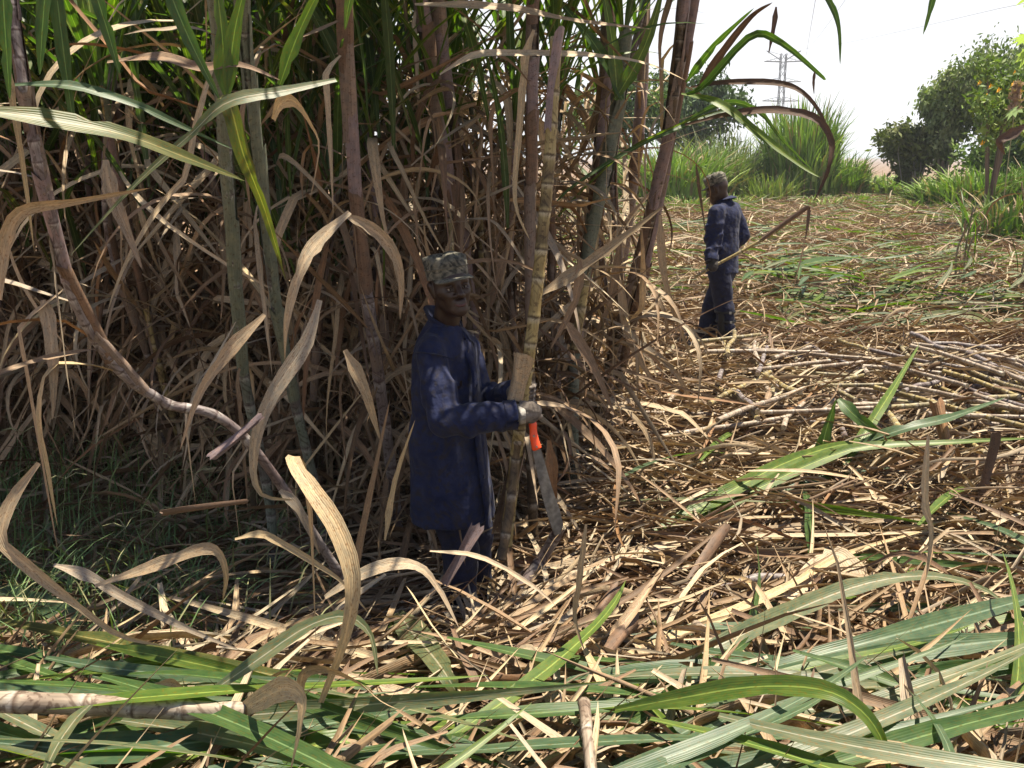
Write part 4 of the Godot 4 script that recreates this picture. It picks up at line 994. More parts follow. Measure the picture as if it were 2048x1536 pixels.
	["dry_cane_leaf", "brown", 0.041, 0.30, 0.25, 0.000, 0, 16, 4, Vector3(0.000, 0.700, 0.600), [Vector3(-1.160, 2.158, -3.000), Vector3(-1.008, 2.172, -3.000), Vector3(-0.895, 2.145, -3.000), Vector3(-0.780, 2.152, -3.000), Vector3(-0.668, 2.110, -3.000)], "brown leaf lying level across the cane tops", ""],
	["green_cane_leaf", "green", 0.046, 0.20, 0.30, 0.000, 0, 12, 2, Vector3(0.150, 0.350, 0.900), [Vector3(-0.945, 2.364, -2.900), Vector3(-0.888, 2.209, -2.900), Vector3(-0.816, 2.050, -2.900)], "green blade of a cane crown lit through by the sun", "upright blades in the cane crown"],
	["green_cane_leaf", "lime", 0.055, 0.20, 0.30, 0.000, 0, 12, 2, Vector3(0.150, 0.350, 0.900), [Vector3(-0.828, 2.069, -3.000), Vector3(-0.826, 2.220, -3.000), Vector3(-0.835, 2.407, -3.000)], "green blade of a cane crown lit through by the sun", "upright blades in the cane crown"],
	["green_cane_leaf", "lime", 0.050, 0.20, 0.30, 0.000, 0, 12, 2, Vector3(0.150, 0.350, 0.900), [Vector3(-0.821, 2.069, -3.000), Vector3(-0.789, 2.247, -3.000), Vector3(-0.737, 2.407, -3.000)], "green blade of a cane crown lit through by the sun", "upright blades in the cane crown"],
	["green_cane_leaf", "lime", 0.047, 0.20, 0.30, 0.000, 0, 12, 2, Vector3(0.150, 0.350, 0.900), [Vector3(-0.691, 2.103, -3.100), Vector3(-0.624, 2.258, -3.100), Vector3(-0.529, 2.424, -3.100)], "green blade of a cane crown lit through by the sun", "upright blades in the cane crown"],
	["green_cane_leaf", "green", 0.045, 0.20, 0.30, 0.000, 0, 12, 2, Vector3(0.150, 0.350, 0.900), [Vector3(-1.219, 2.373, -2.800), Vector3(-1.247, 2.224, -2.800), Vector3(-1.266, 2.109, -2.800)], "green blade of a cane crown lit through by the sun", "upright blades in the cane crown"],
	["green_cane_leaf", "green", 0.046, 0.20, 0.30, 0.000, 0, 12, 2, Vector3(0.150, 0.350, 0.900), [Vector3(-1.244, 2.364, -2.900), Vector3(-1.238, 2.156, -2.900), Vector3(-1.230, 1.955, -2.900)], "green blade of a cane crown lit through by the sun", "upright blades in the cane crown"],
	["green_cane_leaf", "green", 0.046, 0.20, 0.30, 0.000, 0, 12, 2, Vector3(0.150, 0.350, 0.900), [Vector3(-1.244, 2.316, -2.600), Vector3(-1.251, 2.177, -2.600), Vector3(-1.257, 2.034, -2.600)], "green blade of a cane crown lit through by the sun", "upright blades in the cane crown"],
	["green_cane_leaf", "lime", 0.076, 0.20, 0.30, 0.000, 0, 12, 2, Vector3(0.150, 0.350, 0.900), [Vector3(0.556, 2.189, -5.600), Vector3(0.709, 2.471, -5.600), Vector3(0.805, 2.797, -5.600)], "green blade of a cane crown lit through by the sun", "upright blades in the cane crown"],
	["green_cane_leaf", "green", 0.081, 0.20, 0.30, 0.000, 0, 12, 2, Vector3(0.150, 0.350, 0.900), [Vector3(0.596, 2.189, -5.600), Vector3(0.442, 2.471, -5.600), Vector3(0.147, 2.797, -5.600)], "green blade of a cane crown lit through by the sun", "upright blades in the cane crown"],
	["green_cane_leaf", "lime", 0.081, 0.20, 0.30, 0.000, 0, 12, 2, Vector3(0.150, 0.350, 0.900), [Vector3(0.569, 2.189, -5.600), Vector3(0.536, 2.471, -5.600), Vector3(0.462, 2.822, -5.600)], "green blade of a cane crown lit through by the sun", "upright blades in the cane crown"],
	["green_cane_leaf", "green", 0.042, 0.20, 0.30, 0.000, 0, 12, 2, Vector3(0.150, 0.350, 0.900), [Vector3(-1.148, 2.377, -2.900), Vector3(-1.113, 2.235, -2.900), Vector3(-1.089, 2.117, -2.900)], "green blade of a cane crown lit through by the sun", "upright blades in the cane crown"],
	["green_cane_leaf", "lime", 0.041, 0.20, 0.30, 0.000, 0, 12, 2, Vector3(0.150, 0.350, 0.900), [Vector3(-0.484, 2.474, -3.400), Vector3(-0.519, 2.384, -3.400), Vector3(-0.539, 2.293, -3.400)], "green blade of a cane crown lit through by the sun", "upright blades in the cane crown"],
	["green_cane_leaf", "green", 0.048, 0.50, 0.25, 0.000, 0, 18, 4, Vector3(0.100, 0.300, 0.900), [Vector3(0.949, 2.221, -5.700), Vector3(1.038, 2.267, -5.600), Vector3(1.244, 2.501, -5.500), Vector3(1.377, 2.466, -5.400), Vector3(1.564, 2.296, -5.300), Vector3(1.591, 2.271, -5.300)], "green leaf bowed highest over the far worker", ""],
	["dry_cane_leaf", "umber", 0.040, 0.50, 0.25, 0.000, 0, 20, 4, Vector3(0.100, 0.500, 0.800), [Vector3(0.992, 2.266, -5.800), Vector3(1.165, 2.286, -5.700), Vector3(1.413, 2.277, -5.600), Vector3(1.537, 2.222, -5.500), Vector3(1.636, 2.092, -5.450), Vector3(1.665, 1.951, -5.400)], "dark brown leaf bowed over the far worker", ""],
	["dry_cane_leaf", "umber", 0.048, 0.60, 0.25, 0.010, 0, 24, 4, Vector3(0.100, 0.500, 0.800), [Vector3(0.955, 2.061, -5.700), Vector3(1.153, 2.111, -5.600), Vector3(1.396, 2.133, -5.500), Vector3(1.582, 2.088, -5.400), Vector3(1.658, 1.976, -5.350), Vector3(1.646, 1.849, -5.300), Vector3(1.603, 1.722, -5.300), Vector3(1.569, 1.658, -5.300)], "dark brown leaf hanging its curled end over the cleared field", ""],
	["green_cane_leaf", "lime", 0.057, 0.30, 0.25, 0.000, 0, 18, 4, Vector3(0.100, 0.600, 0.750), [Vector3(0.927, 2.226, -5.700), Vector3(1.123, 2.168, -5.600), Vector3(1.324, 2.004, -5.500), Vector3(1.519, 1.848, -5.400), Vector3(1.614, 1.785, -5.350)], "bright green leaf sloping over the tall grass clump", ""],
	["green_cane_leaf", "bluegreen", 0.034, 0.40, 0.25, 0.000, 0, 16, 4, Vector3(0.150, 0.350, 0.900), [Vector3(0.932, 2.053, -5.900), Vector3(1.191, 2.186, -5.800), Vector3(1.365, 2.128, -5.700), Vector3(1.457, 1.993, -5.600), Vector3(1.660, 1.806, -5.600)], "slim bluish leaf crossing under the bowed ones", ""],
	["green_cane_leaf", "bluegreen", 0.046, 0.40, 0.25, 0.000, 0, 16, 4, Vector3(0.000, 0.600, 0.800), [Vector3(1.242, 2.150, -5.900), Vector3(1.027, 2.078, -5.800), Vector3(0.710, 1.954, -5.700), Vector3(0.346, 1.739, -5.600), Vector3(0.210, 1.604, -5.600)], "slim bluish leaf dipping back across the dark stalks", ""],
	["dry_cane_leaf", "umber", 0.051, 0.30, 0.25, 0.000, 0, 16, 4, Vector3(0.150, 0.350, 0.900), [Vector3(1.039, 2.232, -5.900), Vector3(1.151, 2.439, -5.800), Vector3(1.284, 2.623, -5.700), Vector3(1.376, 2.685, -5.600)], "dark brown leaf rising beside the tall dark stalk", ""],
	["green_cane_leaf", "green", 0.046, 0.20, 0.25, 0.000, 0, 16, 4, Vector3(0.150, 0.350, 0.900), [Vector3(0.985, 2.300, -5.900), Vector3(1.121, 2.492, -5.800), Vector3(1.303, 2.671, -5.700)], "green leaf rising beside the tall dark stalk", ""],
	["green_cane_leaf", "green", 0.040, 0.40, 0.25, 0.000, 0, 16, 4, Vector3(0.150, 0.350, 0.900), [Vector3(1.348, 2.767, -5.000), Vector3(1.474, 2.639, -5.000), Vector3(1.545, 2.500, -5.000), Vector3(1.568, 2.319, -5.000)], "green leaf tip dangling alone against the sky", ""],
	["green_cane_leaf", "green", 0.036, 0.30, 0.25, 0.000, 0, 16, 4, Vector3(0.150, 0.350, 0.900), [Vector3(1.998, 2.723, -5.000), Vector3(1.978, 2.590, -5.000), Vector3(1.952, 2.455, -5.000)], "narrow leaf tip dangling alone over the pale sky", ""],
	["dry_cane_leaf", "umber", 0.031, 0.30, 0.25, 0.000, 0, 16, 4, Vector3(0.150, 0.350, 0.900), [Vector3(1.396, 2.663, -5.600), Vector3(1.387, 2.547, -5.600), Vector3(1.370, 2.426, -5.600)], "torn dark leaf strip hanging near the bowed leaf", ""],
	["dry_cane_leaf", "umber", 0.017, 0.30, 0.25, 0.000, 0, 16, 4, Vector3(0.150, 0.350, 0.900), [Vector3(1.535, 2.315, -5.300), Vector3(1.533, 2.259, -5.300), Vector3(1.540, 2.198, -5.300)], "thread thin dark leaf tip below the bowed green leaf", ""],
	["dry_cane_leaf", "tan", 0.052, 0.20, 0.25, 0.000, 0, 16, 4, Vector3(0.000, 0.700, 0.600), [Vector3(-0.385, 2.480, -4.200), Vector3(-0.049, 2.484, -4.300), Vector3(0.263, 2.444, -4.400), Vector3(0.589, 2.424, -4.500)], "long brown leaf level across the top of the cane", ""],
	["dry_cane_leaf", "pale", 0.045, 0.30, 0.25, 0.000, 0, 16, 4, Vector3(0.000, 0.700, 0.600), [Vector3(-0.290, 2.214, -4.200), Vector3(-0.148, 2.287, -4.200), Vector3(0.033, 2.304, -4.300), Vector3(0.369, 2.305, -4.400), Vector3(0.594, 2.277, -4.500), Vector3(0.763, 2.222, -4.600)], "long bowed tan leaf crossing behind the yellow cane", ""],
	["dry_cane_leaf", "pale", 0.040, 0.30, 0.25, 0.000, 0, 16, 4, Vector3(0.150, 0.350, 0.900), [Vector3(0.096, 2.432, -4.600), Vector3(0.057, 2.307, -4.600), Vector3(0.036, 2.030, -4.600), Vector3(0.014, 1.701, -4.600), Vector3(0.082, 1.521, -4.600)], "thin pale leaf hanging behind the yellow cane", ""],
	["dry_cane_leaf", "tan", 0.063, 0.30, 0.25, 0.000, 0, 16, 4, Vector3(0.000, 0.600, 0.800), [Vector3(0.129, 1.269, -4.600), Vector3(0.290, 1.373, -4.600), Vector3(0.493, 1.521, -4.600), Vector3(0.694, 1.679, -4.600)], "tan leaf slanting up behind the yellow cane to the dark stalk", ""],
	["dry_cane_leaf", "umber", 0.094, 0.30, 0.25, 0.000, 0, 16, 4, Vector3(0.150, 0.350, 0.900), [Vector3(4.480, 2.155, -9.000), Vector3(4.350, 2.070, -9.000), Vector3(4.261, 2.006, -9.000), Vector3(4.325, 1.900, -9.000)], "dark dry leaf poking in at the edge of the field", ""],
	["dry_cane_leaf", "tan", 0.048, 0.30, 0.20, 0.000, 0, 12, 2, Vector3(0.150, 0.350, 0.900), [Vector3(-0.595, 1.223, -3.500), Vector3(-0.529, 1.076, -3.500), Vector3(-0.480, 0.889, -3.500)], "loose dry leaf hanging down the front of the standing cane", "loose dry leaves on the cane front"],
	["dry_cane_leaf", "grey", 0.042, 0.30, 0.20, 0.000, 0, 12, 2, Vector3(0.150, 0.350, 0.900), [Vector3(-0.854, 0.698, -3.500), Vector3(-0.784, 0.620, -3.500), Vector3(-0.717, 0.443, -3.500)], "loose dry leaf hanging down the front of the standing cane", "loose dry leaves on the cane front"],
	["dry_cane_leaf", "brown", 0.031, 0.30, 0.20, 0.000, 0, 12, 2, Vector3(0.150, 0.350, 0.900), [Vector3(-0.611, 0.282, -3.500), Vector3(-0.534, 0.640, -3.500), Vector3(-0.440, 1.039, -3.500)], "loose dry leaf hanging down the front of the standing cane", "loose dry leaves on the cane front"],
	["dry_cane_leaf", "straw", 0.025, 0.30, 0.20, 0.000, 0, 12, 2, Vector3(0.150, 0.350, 0.900), [Vector3(-0.473, 0.502, -3.500), Vector3(-0.430, 0.737, -3.500), Vector3(-0.351, 0.965, -3.500)], "loose dry leaf hanging down the front of the standing cane", "loose dry leaves on the cane front"],
	["dry_cane_leaf", "brown", 0.055, 0.30, 0.20, 0.000, 0, 12, 2, Vector3(0.150, 0.350, 0.900), [Vector3(0.246, 1.152, -4.600), Vector3(0.366, 0.962, -4.600), Vector3(0.490, 0.695, -4.600)], "loose dry leaf hanging down the front of the standing cane", "loose dry leaves on the cane front"],
	["dry_cane_leaf", "tan", 0.062, 0.30, 0.20, 0.000, 0, 12, 2, Vector3(0.150, 0.350, 0.900), [Vector3(0.649, 1.167, -6.000), Vector3(0.719, 0.801, -6.000), Vector3(0.945, 0.424, -6.000)], "loose dry leaf hanging down the front of the standing cane", "loose dry leaves on the cane front"],
	["dry_cane_leaf", "brown", 0.058, 0.30, 0.20, 0.000, 0, 12, 2, Vector3(0.150, 0.350, 0.900), [Vector3(0.644, 1.406, -6.000), Vector3(0.592, 1.046, -6.000), Vector3(0.476, 0.739, -6.000)], "loose dry leaf hanging down the front of the standing cane", "loose dry leaves on the cane front"],
	["dry_cane_leaf", "brown", 0.048, 0.30, 0.20, 0.000, 0, 12, 2, Vector3(0.150, 0.350, 0.900), [Vector3(0.312, 1.430, -4.600), Vector3(0.292, 1.245, -4.600), Vector3(0.178, 1.010, -4.600)], "loose dry leaf hanging down the front of the standing cane", "loose dry leaves on the cane front"],
	["dry_cane_leaf", "tan", 0.053, 0.30, 0.20, 0.000, 0, 12, 2, Vector3(0.150, 0.350, 0.900), [Vector3(0.877, 1.553, -6.000), Vector3(0.920, 1.167, -6.000), Vector3(1.123, 0.614, -6.000)], "loose dry leaf hanging down the front of the standing cane", "loose dry leaves on the cane front"],
	["dry_cane_leaf", "umber", 0.022, 0.30, 0.20, 0.000, 0, 12, 2, Vector3(0.150, 0.350, 0.900), [Vector3(1.078, 1.843, -6.000), Vector3(1.109, 1.670, -6.000), Vector3(1.155, 1.436, -6.000)], "loose dry leaf hanging down the front of the standing cane", "loose dry leaves on the cane front"],
]
const HERO_STALKS := [
	["purple", 0.0183, [Vector3(-0.940, 0.889, -3.450), Vector3(-1.180, 1.080, -3.300), Vector3(-1.270, 1.233, -3.150), Vector3(-1.320, 1.473, -3.000), Vector3(-1.322, 1.747, -2.900), Vector3(-1.328, 1.981, -2.850), Vector3(-1.344, 2.229, -2.850), Vector3(-1.351, 2.406, -2.850)], "lodged sugarcane leaning far out of the row with a waxy purple top", "plant", 0],
	["green", 0.0238, [Vector3(-1.175, 0.244, -4.600), Vector3(-1.177, 0.933, -4.300), Vector3(-1.135, 1.317, -4.100), Vector3(-1.086, 1.731, -3.900), Vector3(-1.044, 2.094, -3.750), Vector3(-1.005, 2.413, -3.600), Vector3(-0.978, 2.553, -3.500)], "sugarcane with waxy green stem in front of the dark thicket", "plant", 0],
	["green", 0.0238, [Vector3(-0.953, 0.182, -4.700), Vector3(-1.001, 0.911, -4.400), Vector3(-1.008, 1.387, -4.200), Vector3(-0.991, 1.919, -4.000), Vector3(-0.976, 2.275, -3.850), Vector3(-0.943, 2.525, -3.700)], "sugarcane with waxy green stem beside the hooked pale leaf", "plant", 0],
	["purple", 0.0291, [Vector3(-0.604, 0.163, -4.900), Vector3(-0.642, 1.010, -4.600), Vector3(-0.679, 1.530, -4.500), Vector3(-0.690, 2.024, -4.400), Vector3(-0.681, 2.416, -4.300), Vector3(-0.667, 2.610, -4.200)], "sugarcane with purple waxed stem behind the gloved worker", "plant", 0],
	["dark", 0.0335, [Vector3(-0.181, 0.105, -5.400), Vector3(-0.263, 1.253, -5.300), Vector3(-0.340, 1.850, -5.200), Vector3(-0.388, 2.281, -5.100), Vector3(-0.434, 2.612, -5.000), Vector3(-0.449, 2.771, -4.900)], "sugarcane with sooty dark stem rising behind the camouflage cap", "plant", 0],
	["dark", 0.0318, [Vector3(-0.113, 0.072, -5.500), Vector3(-0.253, 1.348, -5.400), Vector3(-0.306, 1.975, -5.300), Vector3(-0.355, 2.501, -5.200), Vector3(-0.368, 2.762, -5.100)], "sugarcane with sooty dark stem paired with another behind the cap", "plant", 0],
	["dark", 0.0275, [Vector3(0.093, 0.670, -5.000), Vector3(0.094, 1.684, -5.000), Vector3(0.096, 2.158, -5.000), Vector3(0.099, 2.612, -5.000), Vector3(0.098, 2.789, -5.000)], "slim dark sugarcane between the cap and the yellow cane", "plant", 0],
	["yellow", 0.0283, [Vector3(-0.027, 0.199, -4.200), Vector3(0.013, 0.583, -4.170), Vector3(0.047, 0.879, -4.150), Vector3(0.088, 1.204, -4.150), Vector3(0.125, 1.556, -4.180), Vector3(0.152, 1.860, -4.200), Vector3(0.167, 2.118, -4.220), Vector3(0.178, 2.363, -4.250)], "yellow mottled sugarcane held upright by the gloved worker", "held", 1],
	["green", 0.0348, [Vector3(0.372, 0.778, -5.800), Vector3(0.449, 1.423, -5.800), Vector3(0.528, 1.789, -5.800), Vector3(0.598, 2.199, -5.800), Vector3(0.622, 2.570, -5.800)], "young sugarcane with bluish green stem and open blades near the sky gap", "plant", 0],
	["dark", 0.0316, [Vector3(0.542, 0.183, -6.300), Vector3(0.649, 0.732, -6.200), Vector3(0.789, 1.338, -6.100), Vector3(0.864, 1.757, -6.000), Vector3(0.913, 2.177, -5.900), Vector3(0.938, 2.576, -5.850), Vector3(0.946, 2.880, -5.800)], "tall sugarcane with sooty stem at the open end of the row", "plant", 0],
	["dark", 0.0297, [Vector3(0.644, 0.093, -6.500), Vector3(0.772, 0.793, -6.400), Vector3(0.891, 1.505, -6.300), Vector3(0.982, 2.162, -6.200), Vector3(1.034, 2.660, -6.100), Vector3(1.029, 2.914, -6.000)], "second tall dark sugarcane crossing the first at the open end", "plant", 0],
	["olive", 0.0360, [Vector3(0.359, 0.361, -6.000), Vector3(0.390, 0.801, -6.000), Vector3(0.426, 1.046, -6.000), Vector3(0.514, 1.928, -6.000), Vector3(0.546, 2.485, -6.000), Vector3(0.551, 2.914, -6.000)], "olive sugarcane standing behind the hanging gloves' leaf", "plant", 0],
	["dark", 0.0360, [Vector3(0.750, 0.729, -7.200), Vector3(0.836, 1.589, -7.200), Vector3(0.893, 2.104, -7.200), Vector3(0.903, 2.926, -7.200), Vector3(0.902, 3.180, -7.200)], "thin dark sugarcane deep at the open end of the row", "plant", 0],
	["yellow", 0.0260, [Vector3(0.333, 0.894, -5.200), Vector3(0.369, 1.160, -5.200), Vector3(0.386, 1.265, -5.200)], "short yellow cane stub standing behind the machete", "stub", 1],
	["white", 0.0286, [Vector3(-1.391, 0.534, -2.320), Vector3(-1.113, 0.537, -2.300), Vector3(-0.877, 0.535, -2.280), Vector3(-0.663, 0.539, -2.260)], "pale waxy cane top lying across the foreground corner", "cut", 1],
	["white", 0.0169, [Vector3(0.194, 0.459, -2.440), Vector3(0.187, 0.499, -2.200), Vector3(0.190, 0.443, -2.100)], "whitish cane end lying between looped leaves", "cut", 1],
	["white", 0.0244, [Vector3(0.747, 0.035, -3.740), Vector3(0.785, 0.107, -3.460), Vector3(0.846, 0.134, -3.240)], "whitish cane end under the fan of green leaves", "cut", 1],
	["purple", 0.0220, [Vector3(0.614, 0.034, -3.500), Vector3(0.684, 0.100, -3.320), Vector3(0.813, 0.060, -3.320)], "purple cane piece under the fan of green leaves", "cut", 1],
	["purple", 0.0314, [Vector3(0.038, -0.118, -4.420), Vector3(0.147, 0.005, -4.520), Vector3(0.234, 0.174, -4.500)], "hollow purple white cane stub sticking up by the machete point", "stub", 1],
	["purple", 0.0239, [Vector3(0.887, -0.082, -4.260), Vector3(1.166, -0.037, -4.380), Vector3(1.416, -0.080, -4.420)], "thin brown purple cane piece on the litter beside the folded leaf", "cut", 1],
	["dark", 0.0226, [Vector3(-0.048, 0.191, -4.050), Vector3(-0.017, 0.355, -4.100), Vector3(0.013, 0.589, -4.150), Vector3(0.026, 0.702, -4.150)], "dark cane foot standing just under the gloved hands", "stub", 1],
]
const HERO_SHEATHS := [
	["sheath_purple", 0.0229, Vector3(-0.256, 0.326, -3.500), Vector3(-0.128, 0.539, -3.550), "grey purple leaf sheath standing against the gloved worker's trousers"],
	["sheath_brown", 0.0183, Vector3(-0.869, 0.801, -3.100), Vector3(-1.112, 0.807, -3.000), "brown leaf sheath hanging level before the dark foot of the cane"],
	["sheath_purple", 0.0223, Vector3(-0.774, 1.111, -3.000), Vector3(-0.918, 0.981, -2.950), "lilac leaf sheath dangling in the dark of the cane"],
	["sheath_brown", 0.0358, Vector3(0.780, -0.074, -4.280), Vector3(1.038, 0.095, -4.680), "brown rolled sheath propped on the litter"],
	["sheath_brown", 0.0284, Vector3(0.277, 0.169, -3.140), Vector3(0.457, 0.160, -3.540), "dark brown rolled sheath propped near the foreground"],
	["sheath_brown", 0.0460, Vector3(2.651, -0.037, -5.380), Vector3(2.772, 0.364, -5.440), "dark brown torn sheath standing up by the cut cane pile"],
	["rust", 0.0395, Vector3(2.737, 0.007, -5.940), Vector3(2.717, 0.354, -6.220), "reddish torn sheath standing in the cut cane pile"],
	["sheath_brown", 0.0253, Vector3(0.300, -0.003, -3.780), Vector3(0.448, 0.085, -4.000), "brown split sheath leaning over the litter"],
	["sheath", 0.0280, Vector3(0.190, -0.093, -4.660), Vector3(0.861, -0.040, -4.660), "grey brown sheath lying level in the litter"],
	["sheath_brown", 0.0365, Vector3(1.873, 0.077, -5.820), Vector3(1.984, 0.024, -5.420), "brown sheath lying among long dry leaves"],
	["tan", 0.0454, Vector3(0.013, 0.887, -4.120), Vector3(0.059, 1.084, -4.130), "torn tan sheath peeling off the held yellow cane"],
	["sheath", 0.0355, Vector3(0.030, 0.657, -4.150), Vector3(-0.054, 0.247, -4.200), "brown sheath flaring off the dark cane foot"],
	["sheath_purple", 0.0380, Vector3(0.138, 1.999, -4.200), Vector3(0.163, 2.390, -4.240), "purple brown sheath clasping the top of the held cane"],
]

# ---------------------------------------------------------------- cane and litter
const FRONT := [Vector2(-5.6, -6.0), Vector2(-3.6, -6.1), Vector2(-2.2, -5.9), Vector2(-1.2, -5.3), Vector2(-0.5, -4.95), Vector2(0.15, -5.5), Vector2(0.7, -6.3), Vector2(1.05, -7.4)]
var LOOK_DRY := []
var LOOK_GREEN := []
var DRYCOL := [Color(0.60, 0.485, 0.34), Color(0.50, 0.385, 0.255), Color(0.43, 0.315, 0.205), Color(0.36, 0.25, 0.16), Color(0.28, 0.185, 0.115), Color(0.46, 0.39, 0.30), Color(0.64, 0.54, 0.39), Color(0.22, 0.14, 0.09)]
var GRCOL := [Color(0.13, 0.22, 0.07), Color(0.15, 0.24, 0.12), Color(0.19, 0.29, 0.06), Color(0.22, 0.24, 0.08), Color(0.11, 0.18, 0.06)]

func front_z(x: float) -> float:
	for i in FRONT.size() - 1:
		if x >= FRONT[i].x and x <= FRONT[i + 1].x:
			return lerpf(FRONT[i].y, FRONT[i + 1].y, (x - FRONT[i].x) / (FRONT[i + 1].x - FRONT[i].x))
	return FRONT[0].y if x < FRONT[0].x else FRONT[-1].y

func lean_at(x: float) -> float:
	return 0.34 * smoothstep(-0.6, -2.2, x)

func fade() -> Color:
	var k := R(0.7, 1.05)
	return Color(k, k * R(0.93, 0.99), k * R(0.84, 0.96))

func leaf_library() -> void:
	for i in 20:   # dry leaf lying in the litter, from torn strips to whole blades
		var l := R(0.4, 1.4)
		var w := R(0.01, 0.05)
		var pts := []
		var yaw := 0.0
		var p := Vector3(-l * 0.5, 0, 0)
		var ph := R(0, 6.28)
		var am := R(0.0, 0.09)
		var curv := R(-0.9, 0.9)
		var kink := rng.randi() % 3 == 0
		LOOK_DRY.append(("bent " if kink else ("curved " if absf(curv) > 0.45 else "straight ")) + ("broad" if w > 0.035 else ("narrow" if w > 0.02 else "thin")))
		for k in 8:
			pts.append(p + Vector3(0, am * sin(k * 0.9 + ph), 0))
			yaw += curv / 8.0 + (R(-0.9, 0.9) if kink and k == 4 else 0.0)
			p += Vector3(cos(yaw), 0, sin(yaw)) * l / 7.0
		DRYLIE.append(blade(pts, w, Vector3(R(-0.2, 0.2), 1, R(-0.5, 0.5)), R(-2.2, 2.2), R(0.2, 1.1), R(0, 0.05), 9, 2, [0, 0, 2, 0, 1][i % 5], Color.WHITE, fade()))
	for i in 30:   # dry leaf hanging on a stalk: arched, limp or stiff
		var pts := droop(R(0.75, 1.35), R(0.3, 1.25), R(1.6, 3.4), R(-1.2, 1.2), R(0.0, 1.3) if i % 2 else 0.0, R(0.2, 0.6))
		if i % 3 == 1: pts = droop(R(0.7, 1.3), R(-1.2, 0.5), R(0.5, 2.0), R(-1.4, 1.4), R(0.0, 1.0), R(0.1, 0.4))
		if i % 3 == 2: pts = droop(R(0.6, 1.2), R(-1.3, 1.2), R(-0.2, 0.8), R(-0.5, 0.5), R(-0.8, 0.8), R(0.3, 0.7))
		DRYHANG.append(blade(pts, R(0.02, 0.052), Vector3(-0.5, 0.85, R(-0.3, 0.3)), R(-1.8, 1.8), R(0.1, 0.5), R(0, 0.04), 13, 2, 0, Color.WHITE, fade()))
	for i in 12:   # living leaf of the crown
		var pts := droop(R(1.0, 1.5), R(1.1, 1.42), R(0.5, 2.0), R(-0.3, 0.3), R(0.0, 0.8) if i % 4 == 0 else 0.0, R(0.5, 0.7))
		GREENTOP.append(blade(pts, R(0.036, 0.056), Vector3(-0.9, 0.4, R(-0.2, 0.2)), R(-0.7, 0.7), R(0.25, 0.5), R(0, 0.02), 13, 2, 0, Color.WHITE, Color(R(1.0, 1.5), R(1.0, 1.1), R(0.8, 1.0))))
	for i in 10:   # cut green leaf lying
		var l := R(0.9, 1.4)
		var am := R(0.01, 0.07)
		var pts := []
		var yaw := 0.0
		var p := Vector3(-l * 0.5, 0, 0)
		var curv := R(-0.7, 0.7)
		LOOK_GREEN.append(("curved" if absf(curv) > 0.35 else "straight") + (" humped" if am > 0.04 else " flat"))
		for k in 8:
			pts.append(p + Vector3(0, am * sin(k * 0.45 + 0.2), 0))
			yaw += curv / 8.0
			p += Vector3(cos(yaw), 0, sin(yaw)) * l / 7.0
		GREENLIE.append(blade(pts, R(0.044, 0.07), Vector3(R(-0.2, 0.2), 1, R(-0.4, 0.4)), R(-0.8, 0.8), R(0.15, 0.45), R(0, 0.03), 11, 2, 0, Color.WHITE, Color(R(0.9, 1.5), R(0.95, 1.1), R(0.8, 1.1))))

func dry_mat() -> Material:
	return M[["pale", "tan", "tan", "straw", "brown", "brown", "rust", "grey", "grey"][rng.randi() % 9]]

func green_mat() -> Material:
	return M[["green", "bluegreen", "lime", "green", "olive", "lime", "green"][rng.randi() % 7]]

func cane_proto(k: int) -> Node3D:
	var o := Node3D.new()
	var hgt := R(2.3, 2.9)
	var style: String = ["dark", "purple", "olive", "dark", "purple", "yellow", "green", "dark"][k % 8]
	var pts := [Vector3.ZERO, Vector3(R(-0.05, 0.05), hgt * 0.33, R(-0.05, 0.05)), Vector3(R(-0.1, 0.1), hgt * 0.66, R(-0.1, 0.1)), Vector3(R(-0.18, 0.18), hgt, R(-0.18, 0.18))]
	part("stalk", stalk(pts, 0.021, 0.014, style, 100 + k), M.cane, o)
	for i in 5:
		var t := 0.40 + 0.12 * i
		part("sheath", sheath(spline(pts, t), spline(pts, t + 0.155), 0.0225 - 0.0014 * i, 5.4, R(0.0, 0.3), k * 10 + i), [M.sheath, M.sheath_brown, M.sheath, M.sheath_purple, M.sheath_green][i], o)
	for i in 10:
		var t := R(0.2, 0.85)
		part("dry_leaf", DRYHANG[rng.randi() % DRYHANG.size()], dry_mat(), o, Transform3D((Basis(Vector3.UP, R(0, TAU)) * Basis(Vector3.FORWARD, R(-0.4, 0.4))).scaled(Vector3.ONE * R(0.85, 1.15)), spline(pts, t)))
	for i in 9:
		var t := R(0.84, 1.0)
		part("green_leaf", GREENTOP[rng.randi() % GREENTOP.size()], green_mat(), o, Transform3D(Basis(Vector3.UP, i * 2.4 + R(-0.5, 0.5)).scaled(Vector3.ONE * R(0.85, 1.1)), spline(pts, t)))
	o.set_meta("style", style)
	return o

